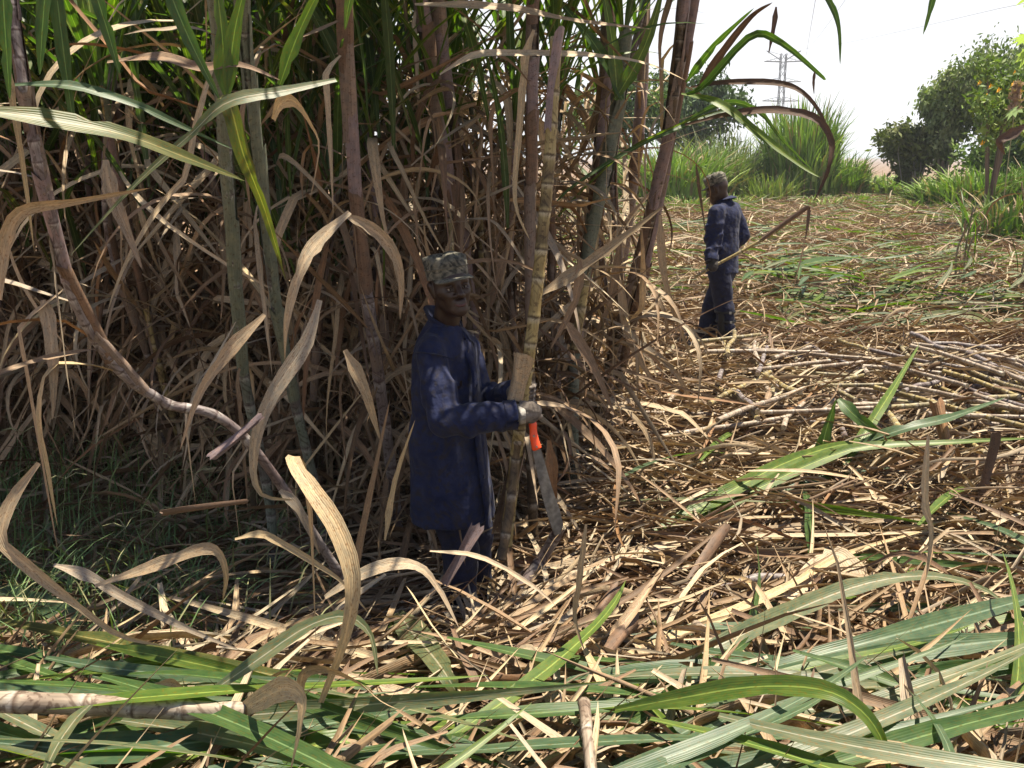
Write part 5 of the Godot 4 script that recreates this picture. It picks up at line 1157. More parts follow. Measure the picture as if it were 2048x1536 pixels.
func standing_cane() -> void:
	var protos := []
	for k in 10: protos.append(cane_proto(k))
	var used := []
	var tries := 0
	var lab := {"dark": "sooty dark stemmed", "purple": "purple waxed", "olive": "olive stemmed", "yellow": "yellow stemmed", "green": "waxy green stemmed"}
	while used.size() < 62 and tries < 4000:
		tries += 1
		var x := R(-4.6, 0.72)
		var back := pow(rng.randf(), 1.6) * (1.2 if x < 0.2 else 1.0)
		if x > -0.5 and rng.randf() < 0.62: continue
		var z := front_z(x) - back
		var ok := true
		for u in used:
			if Vector2(x, z).distance_to(u) < 0.2: ok = false
		if not ok: continue
		used.append(Vector2(x, z))
		var pr: Node3D = protos[used.size() % protos.size()]
		var o := pr.duplicate() as Node3D
		o.name = numbered("sugarcane_plant")
		add_child(o, true)
		var st: String = pr.get_meta("style")
		o.remove_meta("style")
		var where: String = "in the shaded row behind the weeds" if x < -1.4 else ("behind the gloved worker" if x < 0.1 else "at the open end of the row")
		tag(o, "%s sugarcane with dry hanging leaves standing %s" % [lab[st], where], "sugarcane", "%s sugarcane %s" % [lab[st], where])
		var ln := lean_at(x) * R(0.4, 1.25) + R(-0.07, 0.10)
		o.position = Vector3(x, land(x, z) - 0.02, z)
		o.basis = Basis(Vector3.RIGHT, ln) * Basis(Vector3.FORWARD, R(-0.12, 0.12)) * Basis(Vector3.UP, R(0, TAU)) * Basis().scaled(Vector3.ONE * R(0.92, 1.12))
	for p in protos: p.free()
	# dense mass of dead leaf between and behind the plants
	var tk := Node3D.new()
	tk.name = "cane_thicket"
	add_child(tk, true)
	tag(tk, "tangled mass of dead and living leaf filling the standing cane", "cane thicket", "", "stuff")
	for m in DRYHANG.size():
		var trs := []
		var cols := []
		for i in 340:
			var x := R(-6.2, 0.75)
			if x > 0.3 and rng.randf() < 0.35: continue
			var y := R(0.15, 2.5)
			if rng.randf() < 0.3: y = R(0.1, 1.0)
			if x > 0.0 and y > 1.2 and rng.randf() < 0.55: continue
			var z := front_z(x) - pow(rng.randf(), 1.35) * 2.3 + 0.1 + lean_at(x) * y * 0.9
			var b := Basis(Vector3.UP, R(0, TAU)) * Basis(Vector3.FORWARD, rng.randfn(0.0, 0.5)) * Basis(Vector3.RIGHT, R(-0.8, 0.8)) * Basis().scaled(Vector3.ONE * R(0.6, 1.15))
			trs.append(Transform3D(b, Vector3(x, land(x, z) + y, z)))
			var c: Color = DRYCOL[rng.randi() % 8]
			cols.append(c * R(0.8, 1.1))
		multi("dead_leaf", DRYHANG[m], M.dry_any, trs, cols, tk)
	for m in GREENTOP.size():
		var trs := []
		var cols := []
		for i in 320:
			var x := R(-6.6, 0.9)
			var y := R(1.9, 3.3)
			if x > -0.9 and rng.randf() < 0.5: continue
			if i % 5 == 0: y = R(1.2, 2.0)
			if x > -0.4 and rng.randf() < 0.85: continue
			if i % 3 == 0 and x < -1.0: y = R(1.3, 2.3)
			var z := front_z(x) - R(-0.3, 2.6) + lean_at(x) * y * 0.95
			var b := Basis(Vector3.UP, R(0, TAU)) * Basis(Vector3.FORWARD, R(-0.25, 0.25)) * Basis().scaled(Vector3.ONE * R(0.75, 1.1))
			trs.append(Transform3D(b, Vector3(x, y, z)))
			cols.append(GRCOL[rng.randi() % 5] * R(0.85, 1.15))
		# crowns that lean out over the worker
		for i in 22:
			var x := R(-0.6, 0.75)
			var z := R(-5.7, -4.25)
			trs.append(Transform3D(Basis(Vector3.UP, R(0, TAU)) * Basis(Vector3.FORWARD, R(-0.1, 0.7)) * Basis().scaled(Vector3.ONE * R(0.85, 1.1)), Vector3(x, R(2.75, 3.4), z)))
			cols.append(GRCOL[rng.randi() % 5] * R(0.85, 1.15))
		multi("living_leaf", GREENTOP[m], M.green_any, trs, cols, tk)
	for m in 4:
		var trs := []
		var cols := []
		var stm := stalk([Vector3.ZERO, Vector3(0.03, 1.0, 0.02), Vector3(-0.02, 2.0, 0.05), Vector3(0.05, 2.9, 0)], 0.02, 0.015, ["dark", "purple", "dark", "olive"][m], 300 + m, 0.12, false, 6)
		for i in 26:
			var x := R(-6.0, -0.6)
			var z := front_z(x) - R(0.5, 2.8)
			trs.append(Transform3D(Basis(Vector3.RIGHT, lean_at(x) * R(0.5, 1.1)) * Basis(Vector3.FORWARD, R(-0.15, 0.15)), Vector3(x, land(x, z), z)))
			cols.append(Color.WHITE)
		multi("stem", stm, M.cane, trs, cols, tk)

func heroes() -> void:
	for h in HERO_LEAVES:
		var P: Array = h[10]
		var base: Vector3 = P[0]
		var rel := []
		for p in P: rel.append(p - base)
		var end := fade()
		if h[0] == "green_cane_leaf": end = Color(R(1.0, 1.5), R(0.98, 1.08), R(0.8, 1.0))
		var o := part(h[0], blade(rel, h[2], h[9], h[3], h[4], h[5], h[7], h[8], h[6], Color.WHITE, end), M[h[1]], self, Transform3D(Basis(), base))
		tag(o, h[11], "leaf", h[12])
	var k := 500
	for h in HERO_STALKS:
		k += 1
		var P: Array = h[2]
		var base: Vector3 = P[0]
		var rel := []
		for p in P: rel.append(p - base)
		var kind: String = h[4]
		var o := thing({"plant": "sugarcane_plant", "held": "held_sugarcane", "stub": "cane_stub", "cut": "cut_cane"}[kind], h[3], {"plant": "sugarcane", "held": "sugarcane", "stub": "cane stub", "cut": "cane"}[kind], base)
		if kind == "plant":
			var foot := land(base.x, base.z) - base.y
			if foot < -0.05 and k != 501: rel.insert(0, Vector3(R(-0.03, 0.03), foot, R(-0.05, 0.02)))
			if k == 501: rel.insert(0, Vector3(0.35, foot, -0.6))
		part("stalk", stalk(rel, h[1], h[1] * 0.85, h[0], k, 0.125, h[5] == 1, 10), M.cane, o)
		if kind == "plant":
			for i in 6:
				var t := 0.30 + 0.115 * i + R(-0.02, 0.02)
				part("sheath", sheath(spline(rel, t), spline(rel, minf(t + 0.15, 1.0)), h[1] * 1.10, 5.4, R(0.0, 0.28), k * 7 + i), M.sheath_green if h[0] == "green" else ([M.sheath, M.sheath_brown, M.sheath_purple][(i + k) % 3]), o)
			for i in 9:
				var t := R(0.3, 0.9)
				part("dry_leaf", DRYHANG[rng.randi() % DRYHANG.size()], dry_mat(), o, Transform3D(Basis(Vector3.UP, R(0, TAU) if base.x < -1.3 else R(PI * 0.5, PI * 1.5)).scaled(Vector3.ONE * R(0.7, 1.05)), spline(rel, t)))
			for i in 12:
				var t := R(0.9, 1.0)
				part("green_leaf", GREENTOP[rng.randi() % GREENTOP.size()], green_mat(), o, Transform3D(Basis(Vector3.UP, i * 2.4 + R(-0.4, 0.4)), spline(rel, t)))
	for h in HERO_SHEATHS:
		k += 1
		var m := sheath(Vector3.ZERO, h[3] - h[2], h[1] * 0.72, 3.7, 0.7, k)
		tag(part("leaf_sheath", m, M[h[0]], self, Transform3D(Basis(), h[2])), h[4], "leaf sheath")

func litter_basis(yaw: float, tilt: float) -> Basis:
	return Basis(Vector3.UP, yaw) * Basis(Vector3.BACK, R(-tilt, tilt)) * Basis(Vector3.RIGHT, R(-0.5, 0.5))

func in_stand(x: float, z: float) -> bool:
	return x < 1.05 and z < front_z(x) - 0.25 and z > -9.5

func near_boots(x: float, z: float, y: float) -> bool:
	return Vector2(x, z).distance_to(Vector2(-0.22, -4.25)) < 0.13 and y > land(x, z) + 0.16

func litter() -> void:
	var st := Node3D.new()
	st.name = "leaf_litter"
	add_child(st, true)
	tag(st, "thick layer of dry cane leaves and torn scraps covering the cleared field", "leaf litter", "", "stuff")
	for m in DRYLIE.size():
		var trs := []
		var cols := []
		for i in 1250:
			var z := -1.3 - pow(rng.randf(), 1.25) * 12.5
			var x := R(-0.62, 0.62) * (absf(z) + 0.8)
			if x < -1.1 and z < -3.3 and rng.randf() < 0.75: continue
			if in_stand(x, z) and rng.randf() < 0.6: continue
			var y := land(x, z) + R(0.0, 0.19) * (0.6 + 0.9 * absf(fine.get_noise_2d(x, z)) * 2.0) * (0.6 if z > -3.0 else 1.0)
			if near_boots(x, z, y): continue
			var yaw := R(0, TAU) if rng.randf() < 0.36 else 0.45 + rng.randfn(0.0, 0.42)
			trs.append(Transform3D(litter_basis(yaw, 0.17 if z > -3.6 else 0.34).scaled(Vector3.ONE * R(0.6, 1.15) * (1.35 if z > -3.6 else 1.0)), Vector3(x, y, z)))
			cols.append(DRYCOL[rng.randi() % 8] * R(0.85, 1.12))
		for i in 750:
			var z := -12.0 - rng.randf() * 34.0
			var x := R(-0.1, 0.62) * absf(z)
			var y := land(x, z) + R(0.0, 0.16)
			trs.append(Transform3D(litter_basis(R(0, TAU), 0.4).scaled(Vector3.ONE * R(0.9, 1.5)), Vector3(x, y, z)))
			cols.append(DRYCOL[rng.randi() % 7] * R(0.85, 1.1))
		multi("scraps", DRYLIE[m], M.dry_any, trs, cols, st)
	for m in GREENLIE.size():
		var trs := []
		var cols := []
		for i in 230:
			var z := -12.0 - rng.randf() * 34.0
			var x := R(0.05, 0.62) * absf(z)
			if fine.get_noise_2d(x * 0.25, z * 0.25) < -0.12: continue
			trs.append(Transform3D(litter_basis(R(-0.5, 0.7), 0.3), Vector3(x, land(x, z) + R(0.06, 0.24), z)))
			cols.append(GRCOL[rng.randi() % 5] * R(0.9, 1.2))
		for i in 14:
			var z := R(-12.5, -9.8)
			var x := R(0.28, 0.6) * absf(z)
			trs.append(Transform3D(litter_basis(R(-0.6, 0.8), 0.25), Vector3(x, land(x, z) + R(0.05, 0.2), z)))
			cols.append(GRCOL[rng.randi() % 5] * R(0.9, 1.2))
		multi("green_scraps", GREENLIE[m], M.green_any, trs, cols, st)
	# the largest loose leaves, one by one
	var zone := func(x: float, z: float) -> String:
		if z > -3.3: return "on the foreground heap of tops"
		if z > -5.6: return "on the litter before the gloved worker" if x < 1.0 else "on the litter in front of the cut cane pile"
		if x > 1.5: return "around the cut cane pile"
		return "at the foot of the standing cane"
	var tone := {"pale": "pale", "tan": "tan", "straw": "straw coloured", "brown": "brown", "rust": "rusty", "grey": "greyish"}
	var names: Array = tone.keys()
	for i in 205:
		var z := -1.75 - pow(rng.randf(), 1.2) * 5.6
		var x := R(-0.5, 0.54) * (absf(z) + 0.5)
		if x < -1.0 and z < -3.2: x = absf(x)
		if in_stand(x, z): x = R(1.1, 2.6)
		var t: String = names[rng.randi() % 6]
		var y := land(x, z) + R(0.12, 0.2)
		if near_boots(x, z, y): x += 0.5
		var yaw := R(0, TAU) if rng.randf() < 0.45 else 0.5 + rng.randfn(0.0, 0.5)
		var vi := rng.randi() % DRYLIE.size()
		var o := part("dry_cane_leaf", DRYLIE[vi], M[t], self, Transform3D(litter_basis(yaw, 0.13).scaled(Vector3.ONE * R(0.9, 1.3)), Vector3(x, y, z)))
		var w: String = zone.call(x, z)
		tag(o, "%s, %s dry leaf %s" % [LOOK_DRY[vi], tone[t], w], "leaf", "%s, %s dry leaves %s" % [LOOK_DRY[vi], tone[t], w])
	var gt := {"green": "deep green", "bluegreen": "bluish green", "lime": "light green", "sage": "fading sage green"}
	var gn: Array = gt.keys()
	for i in 172:
		var t: String = gn[rng.randi() % 4]
		var x := 0.0
		var z := 0.0
		var y := 0.0
		var yaw := 0.0
		var w := ""
		if i < 96:
			z = R(-2.9, -1.75)
			x = R(-0.5, 0.5) * (absf(z) + 0.6)
			if x > -0.15 and x < 0.25: x += R(0.3, 0.8)
			y = land(x, z) + R(0.14, 0.3)
			yaw = rng.randfn(0.1, 0.45) if x > 0 else rng.randfn(-0.2, 0.4)
			w = "on the foreground heap of tops"
		elif i < 152:
			z = R(-15.0, -11.6)
			x = R(2.9, 7.2)
			y = land(x, z) + R(0.12, 0.5)
			yaw = rng.randfn(0.85, 0.35)
			w = "among cut tops behind the far worker"
		else:
			z = R(-6.4, -3.8)
			x = R(0.8, 3.2)
			y = land(x, z) + R(0.16, 0.24)
			yaw = rng.randfn(0.45, 0.5)
			w = "on the litter in front of the cut cane pile"
		var vi := rng.randi() % GREENLIE.size()
		var o := part("green_cane_leaf", GREENLIE[vi], M[t], self, Transform3D(litter_basis(yaw, 0.14).scaled(Vector3.ONE * R(0.8, 1.2)), Vector3(x, y, z)))
		tag(o, "%s, %s leaf %s" % [LOOK_GREEN[vi], gt[t], w], "leaf", "%s, %s leaves %s" % [LOOK_GREEN[vi], gt[t], w])
	# harvested canes in the pile
	var styles := ["white", "yellow", "purple", "olive", "white"]
	var say := {"white": "pale waxy", "yellow": "yellow", "purple": "purple grey", "olive": "olive"}
	var lib := []
	for i in 15:
		var l := R(0.6, 1.25)
		lib.append(["short" if l < 0.8 else ("long" if l > 1.05 else "middling"), styles[i % 5], stalk([Vector3(-l / 2, 0, 0), Vector3(-l / 6, R(-0.01, 0.01), R(-0.02, 0.02)), Vector3(l / 6, R(-0.01, 0.01), R(-0.02, 0.02)), Vector3(l / 2, 0, R(-0.03, 0.03))], R(0.016, 0.021), R(0.014, 0.018), styles[i % 5], 700 + i, 0.115, true, 7)])
	for i in 120:
		var z := R(-8.7, -6.3)
		var x := R(1.25, 4.5)
		if x < 1.7 and rng.randf() < 0.5: x += 1.5
		var yaw := lerpf(1.36, -1.33, smoothstep(2.2, 3.2, x + R(-0.7, 0.7))) + rng.randfn(0.0, 0.2)
		if i % 6 == 0: yaw = R(-0.5, 0.5)
		var q: Array = lib[rng.randi() % lib.size()]
		var dirn := "lying crosswise" if absf(yaw) < 0.8 else ("slanting toward the bamboo" if yaw > 0 else "slanting toward the worker")
		var y := land(x, z) + 0.13 + R(0.0, 0.16)
		var o := part("cut_cane", q[2], M.cane, self, Transform3D(Basis(Vector3.UP, yaw) * Basis(Vector3.BACK, R(-0.05, 0.05)), Vector3(x, y, z)))
		tag(o, "%s %s cut cane %s in the harvested pile" % [q[0], say[q[1]], dirn], "cane", "%s %s canes %s in the harvested pile" % [q[0], say[q[1]], dirn])

func weeds() -> void:
	var trs := []
	var cols := []
	var bl := blade([Vector3.ZERO, Vector3(0.01, 0.12, 0), Vector3(0.05, 0.24, 0.01), Vector3(0.14, 0.30, 0.02)], 0.007, Vector3(-1, 0.2, 0), 0.3, 0.2, 0.0, 5, 2)
	for i in 3400:
		var x := R(-3.6, -0.75)
		var z := R(-5.9, -3.0)
		if rng.randf() > smoothstep(-0.7, -1.5, x) * smoothstep(-2.9, -3.7, z) + 0.05: continue
		trs.append(Transform3D(Basis(Vector3.UP, R(0, TAU)) * Basis(Vector3.FORWARD, R(-0.2, 0.9)) * Basis().scaled(Vector3.ONE * R(0.5, 1.7)), Vector3(x, land(x, z), z)))
		cols.append([Color(0.13, 0.21, 0.08), Color(0.14, 0.22, 0.10), Color(0.19, 0.25, 0.09), Color(0.26, 0.26, 0.13)][rng.randi() % 4])
	tag(multi("weeds", bl, M.foliage, trs, cols, self), "low green grass and weeds at the shaded foot of the cane", "weeds", "", "stuff")
	# tall grass stems with finger like seed heads
	for k in 9:
		var x := R(-2.7, -1.5)
		var z := R(-5.2, -4.1)
		var h := R(0.45, 0.75)
		var o := thing("seeding_weed", "thin weed stem with spread seed fingers rising from the shaded weeds", "weed", Vector3(x, land(x, z), z), "seeding weed stems")
		part("stem", tube([Vector3.ZERO, Vector3(0.03, h * 0.5, 0), Vector3(0.1, h, 0.02)], [0.002, 0.0016, 0.001], 4, [Color(0.2, 0.25, 0.12), Color(0.2, 0.25, 0.12), Color(0.25, 0.26, 0.13)]), M.bark, o)
		for i in 4:
			var a := R(0, TAU)
			part("seed_finger", tube([Vector3(0.1, h, 0.02), Vector3(0.1 + 0.05 * cos(a), h + 0.03, 0.02 + 0.05 * sin(a)), Vector3(0.1 + 0.1 * cos(a), h + 0.02, 0.02 + 0.1 * sin(a))], [0.0015, 0.002, 0.001], 4, [Color(0.28, 0.3, 0.14), Color(0.3, 0.3, 0.16), Color(0.35, 0.3, 0.18)]), M.bark, o)

# ---------------------------------------------------------------- background
func leaves_mesh(clumps: Array, per: int, size: float, palette: Array, droopy: float) -> ArrayMesh:
	var v := PackedVector3Array(); var n := PackedVector3Array(); var c := PackedColorArray()
	for q in clumps:
		var col: Color = palette[rng.randi() % palette.size()] * R(0.8, 1.2)
		for i in per:
			var d := Vector3(rng.randfn(), rng.randfn(), rng.randfn()) * 0.55
			var p: Vector3 = q[0] + d * q[1]
			var ax := Vector3(R(-1, 1), R(-1, 1) - droopy, R(-1, 1)).normalized()
			var sd := ax.cross(Vector3(R(-1, 1), R(-1, 1), R(-1, 1))).normalized()
			var s := size * R(0.6, 1.4)
			var up := ax.cross(sd)
			var a := p
			var b := p + ax * s * 0.5 + sd * s * 0.2 + up * s * 0.06
			var e := p + ax * s
			var f := p + ax * s * 0.5 - sd * s * 0.2 + up * s * 0.06
			var cc := col * R(0.85, 1.15)
			for t in [a, b, e, a, e, f]:
				v.append(t); n.append(up); c.append(cc)
	var arr := []
	arr.resize(Mesh.ARRAY_MAX)
	arr[Mesh.ARRAY_VERTEX] = v; arr[Mesh.ARRAY_NORMAL] = n; arr[Mesh.ARRAY_COLOR] = c
	var am := ArrayMesh.new()
	am.add_surface_from_arrays(Mesh.PRIMITIVE_TRIANGLES, arr)
	return am

func tree(called: String, label: String, group: String, at: Vector3, h: float, wid: float, stems: int, per: int, size: float, palette: Array, droopy: float, low := 0.15, bark := Color(0.16, 0.13, 0.10)) -> Node3D:
	var o := thing(called, label, "tree", at, group)
	var clumps := []
	for s in stems:
		var a := TAU * s / stems + R(-0.4, 0.4)
		var out := R(0.25, 1.0) * wid
		var top := Vector3(cos(a) * out, h * R(0.72, 1.0) * (1.0 - 0.25 * out / wid), sin(a) * out)
		var pts := [Vector3(R(-0.2, 0.2), -0.1, R(-0.2, 0.2)), top * Vector3(0.25, 0.4, 0.25), top * Vector3(0.6, 0.8, 0.6), top]
		var P := []; var A := []; var C := []
		for i in 8:
			P.append(spline(pts, i / 7.0)); A.append(lerpf(0.012 * h, 0.002 * h, i / 7.0)); C.append(bark * R(0.8, 1.2))
		part("trunk" if s == 0 else "limb", tube(P, A, 6, C), M.bark, o)
		var k := 13
		for i in k:
			var t := lerpf(low, 1.0, sqrt(float(i + 1) / k))
			var rr := wid * R(0.10, 0.32)
			clumps.append([spline(pts, t) + Vector3(R(-1, 1), R(-0.5, 0.4), R(-1, 1)) * wid * 0.30, rr])
	part("crown", leaves_mesh(clumps, per, size, palette, droopy), M.foliage, o)
	return o

func grass_clump(label: String, at: Vector3, h: float, wid: float, blades: int, palette: Array, dead := 0.0, bw := 0.05, group := "") -> void:
	var o := thing("grass_clump", label, "grass", at, group)
	var v := PackedVector3Array(); var n := PackedVector3Array(); var c := PackedColorArray()
	for i in blades:
		var a := R(0, TAU)
		var r0 := sqrt(rng.randf()) * wid * 0.5
		var b := Vector3(cos(a) * r0, 0, sin(a) * r0)
		var ah := a + R(-0.8, 0.8)
		var out := Vector3(cos(ah), 0, sin(ah))
		var hh := h * R(0.35, 1.0) * (1.0 - 0.2 * r0 / wid)
		b.y = hh * R(0.0, 0.45)
		var l := hh - b.y
		var sp := wid * R(-0.08, 0.42)
		var sag := R(0.0, 0.5)
		var w := bw * R(0.6, 1.2)
		var side := out.cross(Vector3.UP).rotated(Vector3.UP, R(-1, 1)) * w
		var col: Color = palette[rng.randi() % palette.size()] * R(0.8, 1.2)
		if rng.randf() < dead: col = Color(0.34, 0.26, 0.15) * R(0.6, 1.1)
		var p0 := b
		for k in 4:
			var s := (k + 1) / 4.0
			var p1 := b + out * sp * s * s + Vector3(0, l * (s - sag * s * s * s), 0)
			var w0 := 1.0 - k / 4.0 * 0.8
			var w1 := 1.0 - s * 0.9
			var nn := (p1 - p0).cross(side).normalized()
			for t in [p0 - side * w0, p0 + side * w0, p1 - side * w1, p1 - side * w1, p0 + side * w0, p1 + side * w1]:
				v.append(t); n.append(nn); c.append(col)
			p0 = p1
	var arr := []
	arr.resize(Mesh.ARRAY_MAX)
	arr[Mesh.ARRAY_VERTEX] = v; arr[Mesh.ARRAY_NORMAL] = n; arr[Mesh.ARRAY_COLOR] = c
	var am := ArrayMesh.new()
	am.add_surface_from_arrays(Mesh.PRIMITIVE_TRIANGLES, arr)
	part("blades", am, M.foliage, o)

func star_leaf() -> ArrayMesh:
	var st := tool()
	var tips := 7
	for i in tips:
		var a := (i - 3) * 0.62
		var t := Vector3(cos(a), -0.12, sin(a)) * (1.0 - 0.09 * absf(i - 3.0))
		var l := Vector3(cos(a - 0.30), 0.02, sin(a - 0.30)) * 0.5
		var r := Vector3(cos(a + 0.30), 0.02, sin(a + 0.30)) * 0.5
		for tri in [[Vector3.ZERO, l, t], [Vector3.ZERO, t, r]]:
			for p in tri:
				st.set_color(Color.WHITE)
				st.set_normal(Vector3.UP); st.add_vertex(p)
	return st.commit()

func background() -> void:
	var g1 := [Color(0.09, 0.15, 0.035), Color(0.12, 0.18, 0.05), Color(0.15, 0.21, 0.06), Color(0.07, 0.12, 0.04)]
	var g2 := [Color(0.14, 0.18, 0.08), Color(0.18, 0.22, 0.10), Color(0.11, 0.14, 0.065), Color(0.23, 0.26, 0.13)]
	var g3 := [Color(0.17, 0.22, 0.085), Color(0.21, 0.26, 0.11), Color(0.14, 0.18, 0.07), Color(0.26, 0.29, 0.14)]
	var gg := [Color(0.16, 0.25, 0.06), Color(0.22, 0.32, 0.08), Color(0.13, 0.20, 0.06), Color(0.28, 0.35, 0.12)]
	var at := func(x: float, z: float) -> Vector3: return Vector3(x, land(x, z) - 0.05, z)
	grass_clump("tall fresh green elephant grass clump standing alone before the pylon", at.call(12.4, -44.0), 5.0, 3.0, 1860, gg, 0.12, 0.072)
	grass_clump("lower green grass clump joined to the tall one on its pylon side", at.call(14.6, -46.0), 2.5, 2.8, 930, gg, 0.1, 0.072)
	grass_clump("yellowish arching grass beside the tall clump", at.call(10.6, -42.0), 1.7, 2.4, 434, [Color(0.27, 0.31, 0.128), Color(0.2, 0.26, 0.08)], 0.1, 0.045)
	grass_clump("pale grass bank behind the far worker's cap", at.call(8.6, -44.0), 2.9, 4.0, 930, g2, 0.1, 0.072)
	grass_clump("dark green grass bank under the feathery dark tree", at.call(10.6, -50.0), 3.9, 4.4, 1054, g2, 0.080, 0.05)
	grass_clump("pale grass bank seen through the open end of the row", at.call(6.2, -40.0), 3.0, 4.2, 930, gg, 0.15, 0.072)
	grass_clump("green grass tuft before the bamboo bank", at.call(17.0, -38.5), 1.3, 1.5, 310, gg, 0.080, 0.04)
	grass_clump("tall green grass clump under the flowering shrub tree", at.call(16.6, -36.0), 1.9, 2.6, 620, gg, 0.1, 0.064)
	grass_clump("rough green grass by the edge of the field below the bamboo", at.call(18.6, -36.0), 2.0, 3.4, 744, g1, 0.15, 0.064)
	grass_clump("broad bladed green clump at the rim of the field beside the young cane", at.call(10.6, -21.5), 1.5, 1.8, 310, g1, 0.2, 0.048)
	for i in 26:
		var z := R(-88.0, -50.0)
		var x := R(0.14, 0.48) * absf(z)
		grass_clump("low hazy grass along the far rim of the cleared field", at.call(x, z), R(1.3, 2.0) if x / absf(z) < 0.30 else R(0.9, 1.4), R(4.0, 6.5), 403, gg + g2, 0.15, 0.096, "hazy grass along the far rim")
	for i in 12:
		var z := R(-50.0, -36.0)
		var x := R(0.42, 0.56) * absf(z)
		grass_clump("leafy green growth along the bank below the bamboo", at.call(x, z), R(1.0, 2.1), R(2.2, 3.6), 496, g1 + gg, 0.12, 0.080, "green growth below the bamboo")
	for i in 9:
		var z := R(-46.0, -36.0)
		var x := R(0.12, 0.5) * absf(z)
		grass_clump("small grass tuft on the far rim litter", at.call(x, z), R(0.4, 0.8), R(1.0, 2.5), 136, gg, 0.3, 0.048, "small tufts on the far rim")
	for q in [[19.6, -54.0, 1.3], [21.6, -56.0, 1.3], [22.4, -60.0, 1.4], [20.0, -52.0, 1.1]]:
		grass_clump("pale grass closing the gap between tall clump and bamboo", at.call(q[0], q[1]), q[2], 4.5, 496, gg + g2, 0.1, 0.096, "pale grass in the gap")
	# trees
	tree("feathery_tree", "dark feathery tree behind the open end of the cane row", "", at.call(10.6, -60.0), 8.4, 3.0, 9, 75, 0.34, [Color(0.07, 0.11, 0.05), Color(0.09, 0.13, 0.06), Color(0.06, 0.09, 0.04)], 0.9)
	tree("leafy_tree", "mid green tree seen through gaps in the cane end", "", at.call(5.4, -52.0), 7.0, 2.6, 6, 60, 0.34, g1, 0.4)
	tree("bamboo_bank", "tall plumed bamboo over the grass bank with drooping leaf sprays", "", at.call(18.5, -44.0), 6.3, 1.3, 9, 80, 0.22, g3, 0.9)
	tree("bamboo_bank", "highest dark bamboo mass behind the yellow flowering shrub", "", at.call(20.0, -42.0), 7.3, 2.0, 11, 85, 0.23, g3, 0.9)
	tree("leafy_tree", "dense green tree filling the field edge behind the plumed reeds", "", at.call(21.0, -40.0), 6.2, 1.9, 10, 80, 0.24, g3 + g1, 0.4)
	tree("leafy_tree", "low spreading olive tree at the foot of the bamboo", "", at.call(18.0, -46.0), 3.8, 1.8, 8, 70, 0.28, [Color(0.14, 0.16, 0.05), Color(0.17, 0.18, 0.07), Color(0.11, 0.13, 0.05)], 0.3)
	tree("leafy_tree", "round low bush between bamboo and field rim", "", at.call(18.9, -40.0), 2.6, 1.5, 6, 60, 0.26, g1, 0.2)
	var fl := tree("flowering_shrub", "slim shrub tree with open crown and yellow orange flowers", "", at.call(12.0, -25.6), 4.7, 1.0, 7, 26, 0.17, [Color(0.14, 0.20, 0.05), Color(0.20, 0.26, 0.07), Color(0.11, 0.17, 0.05)], 0.1, 0.42, Color(0.13, 0.10, 0.075))
	var fm := leaves_mesh([[Vector3.ZERO, 0.04]], 8, 0.07, [Color.WHITE], 0.0)
	for i in 11: part("flower", fm, M.flower, fl, Transform3D(Basis(), Vector3(R(-1.1, 0.9), R(2.2, 4.0), R(-0.6, 1.0))))
	# bare twigs at the notch of the sky
	var tw := thing("bare_shrub", "leafless grey twigs standing up beside the low olive tree", "shrub", at.call(17.6, -45.0))
	for i in 9:
		var x := R(-0.8, 0.8)
		var hgt := R(1.6, 3.6)
		part("twig", tube([Vector3(x * 0.3, 0, 0), Vector3(x * 0.8, hgt * 0.6, R(-0.2, 0.2)), Vector3(x + R(-0.3, 0.3), hgt, R(-0.2, 0.2))], [0.03, 0.02, 0.008], 5, [Color(0.25, 0.22, 0.19), Color(0.25, 0.22, 0.19), Color(0.25, 0.22, 0.19)]), M.bark, tw)
	# broad lobed plant at the edge of the field
	var sl := star_leaf()
	var bp := thing("lobed_leaf_plant", "tall plant with big lobed pale green leaves at the field edge", "plant", at.call(6.15, -11.6))
	part("stem", tube([Vector3.ZERO, Vector3(0.1, 1.2, 0), Vector3(-0.05, 2.4, 0), Vector3(0.0, 3.7, 0)], [0.03, 0.025, 0.02, 0.012], 6, [Color(0.2, 0.19, 0.1), Color(0.2, 0.19, 0.1), Color(0.2, 0.19, 0.1), Color(0.2, 0.19, 0.1)]), M.bark, bp)
	M.lobed = mat(null, Color(0.17, 0.25, 0.10), 0.5, false, Color(0.6, 0.7, 0.3), 0.4)
	for i in 22:
		var y := R(2.2, 3.8)
		var a := R(0, TAU)
		var p := Vector3(cos(a) * 0.35 - 0.12, y, sin(a) * 0.35)
		var lf := part("leaf", sl, M.lobed, bp, Transform3D(Basis(Vector3.UP, -a) * Basis(Vector3.BACK, R(-0.9, 0.1)) * Basis(Vector3.RIGHT, R(-0.5, 0.5)) * Basis().scaled(Vector3.ONE * R(0.13, 0.22)), p))
		part("leaf_stalk", tube([Vector3(-0.05, y - 0.15, 0), p.lerp(Vector3(0, y, 0), 0.4) + Vector3(0, 0.06, 0), p], [0.006, 0.005, 0.004], 4, [Color(0.2, 0.2, 0.1), Color(0.2, 0.2, 0.1), Color(0.2, 0.2, 0.1)]), M.bark, bp)
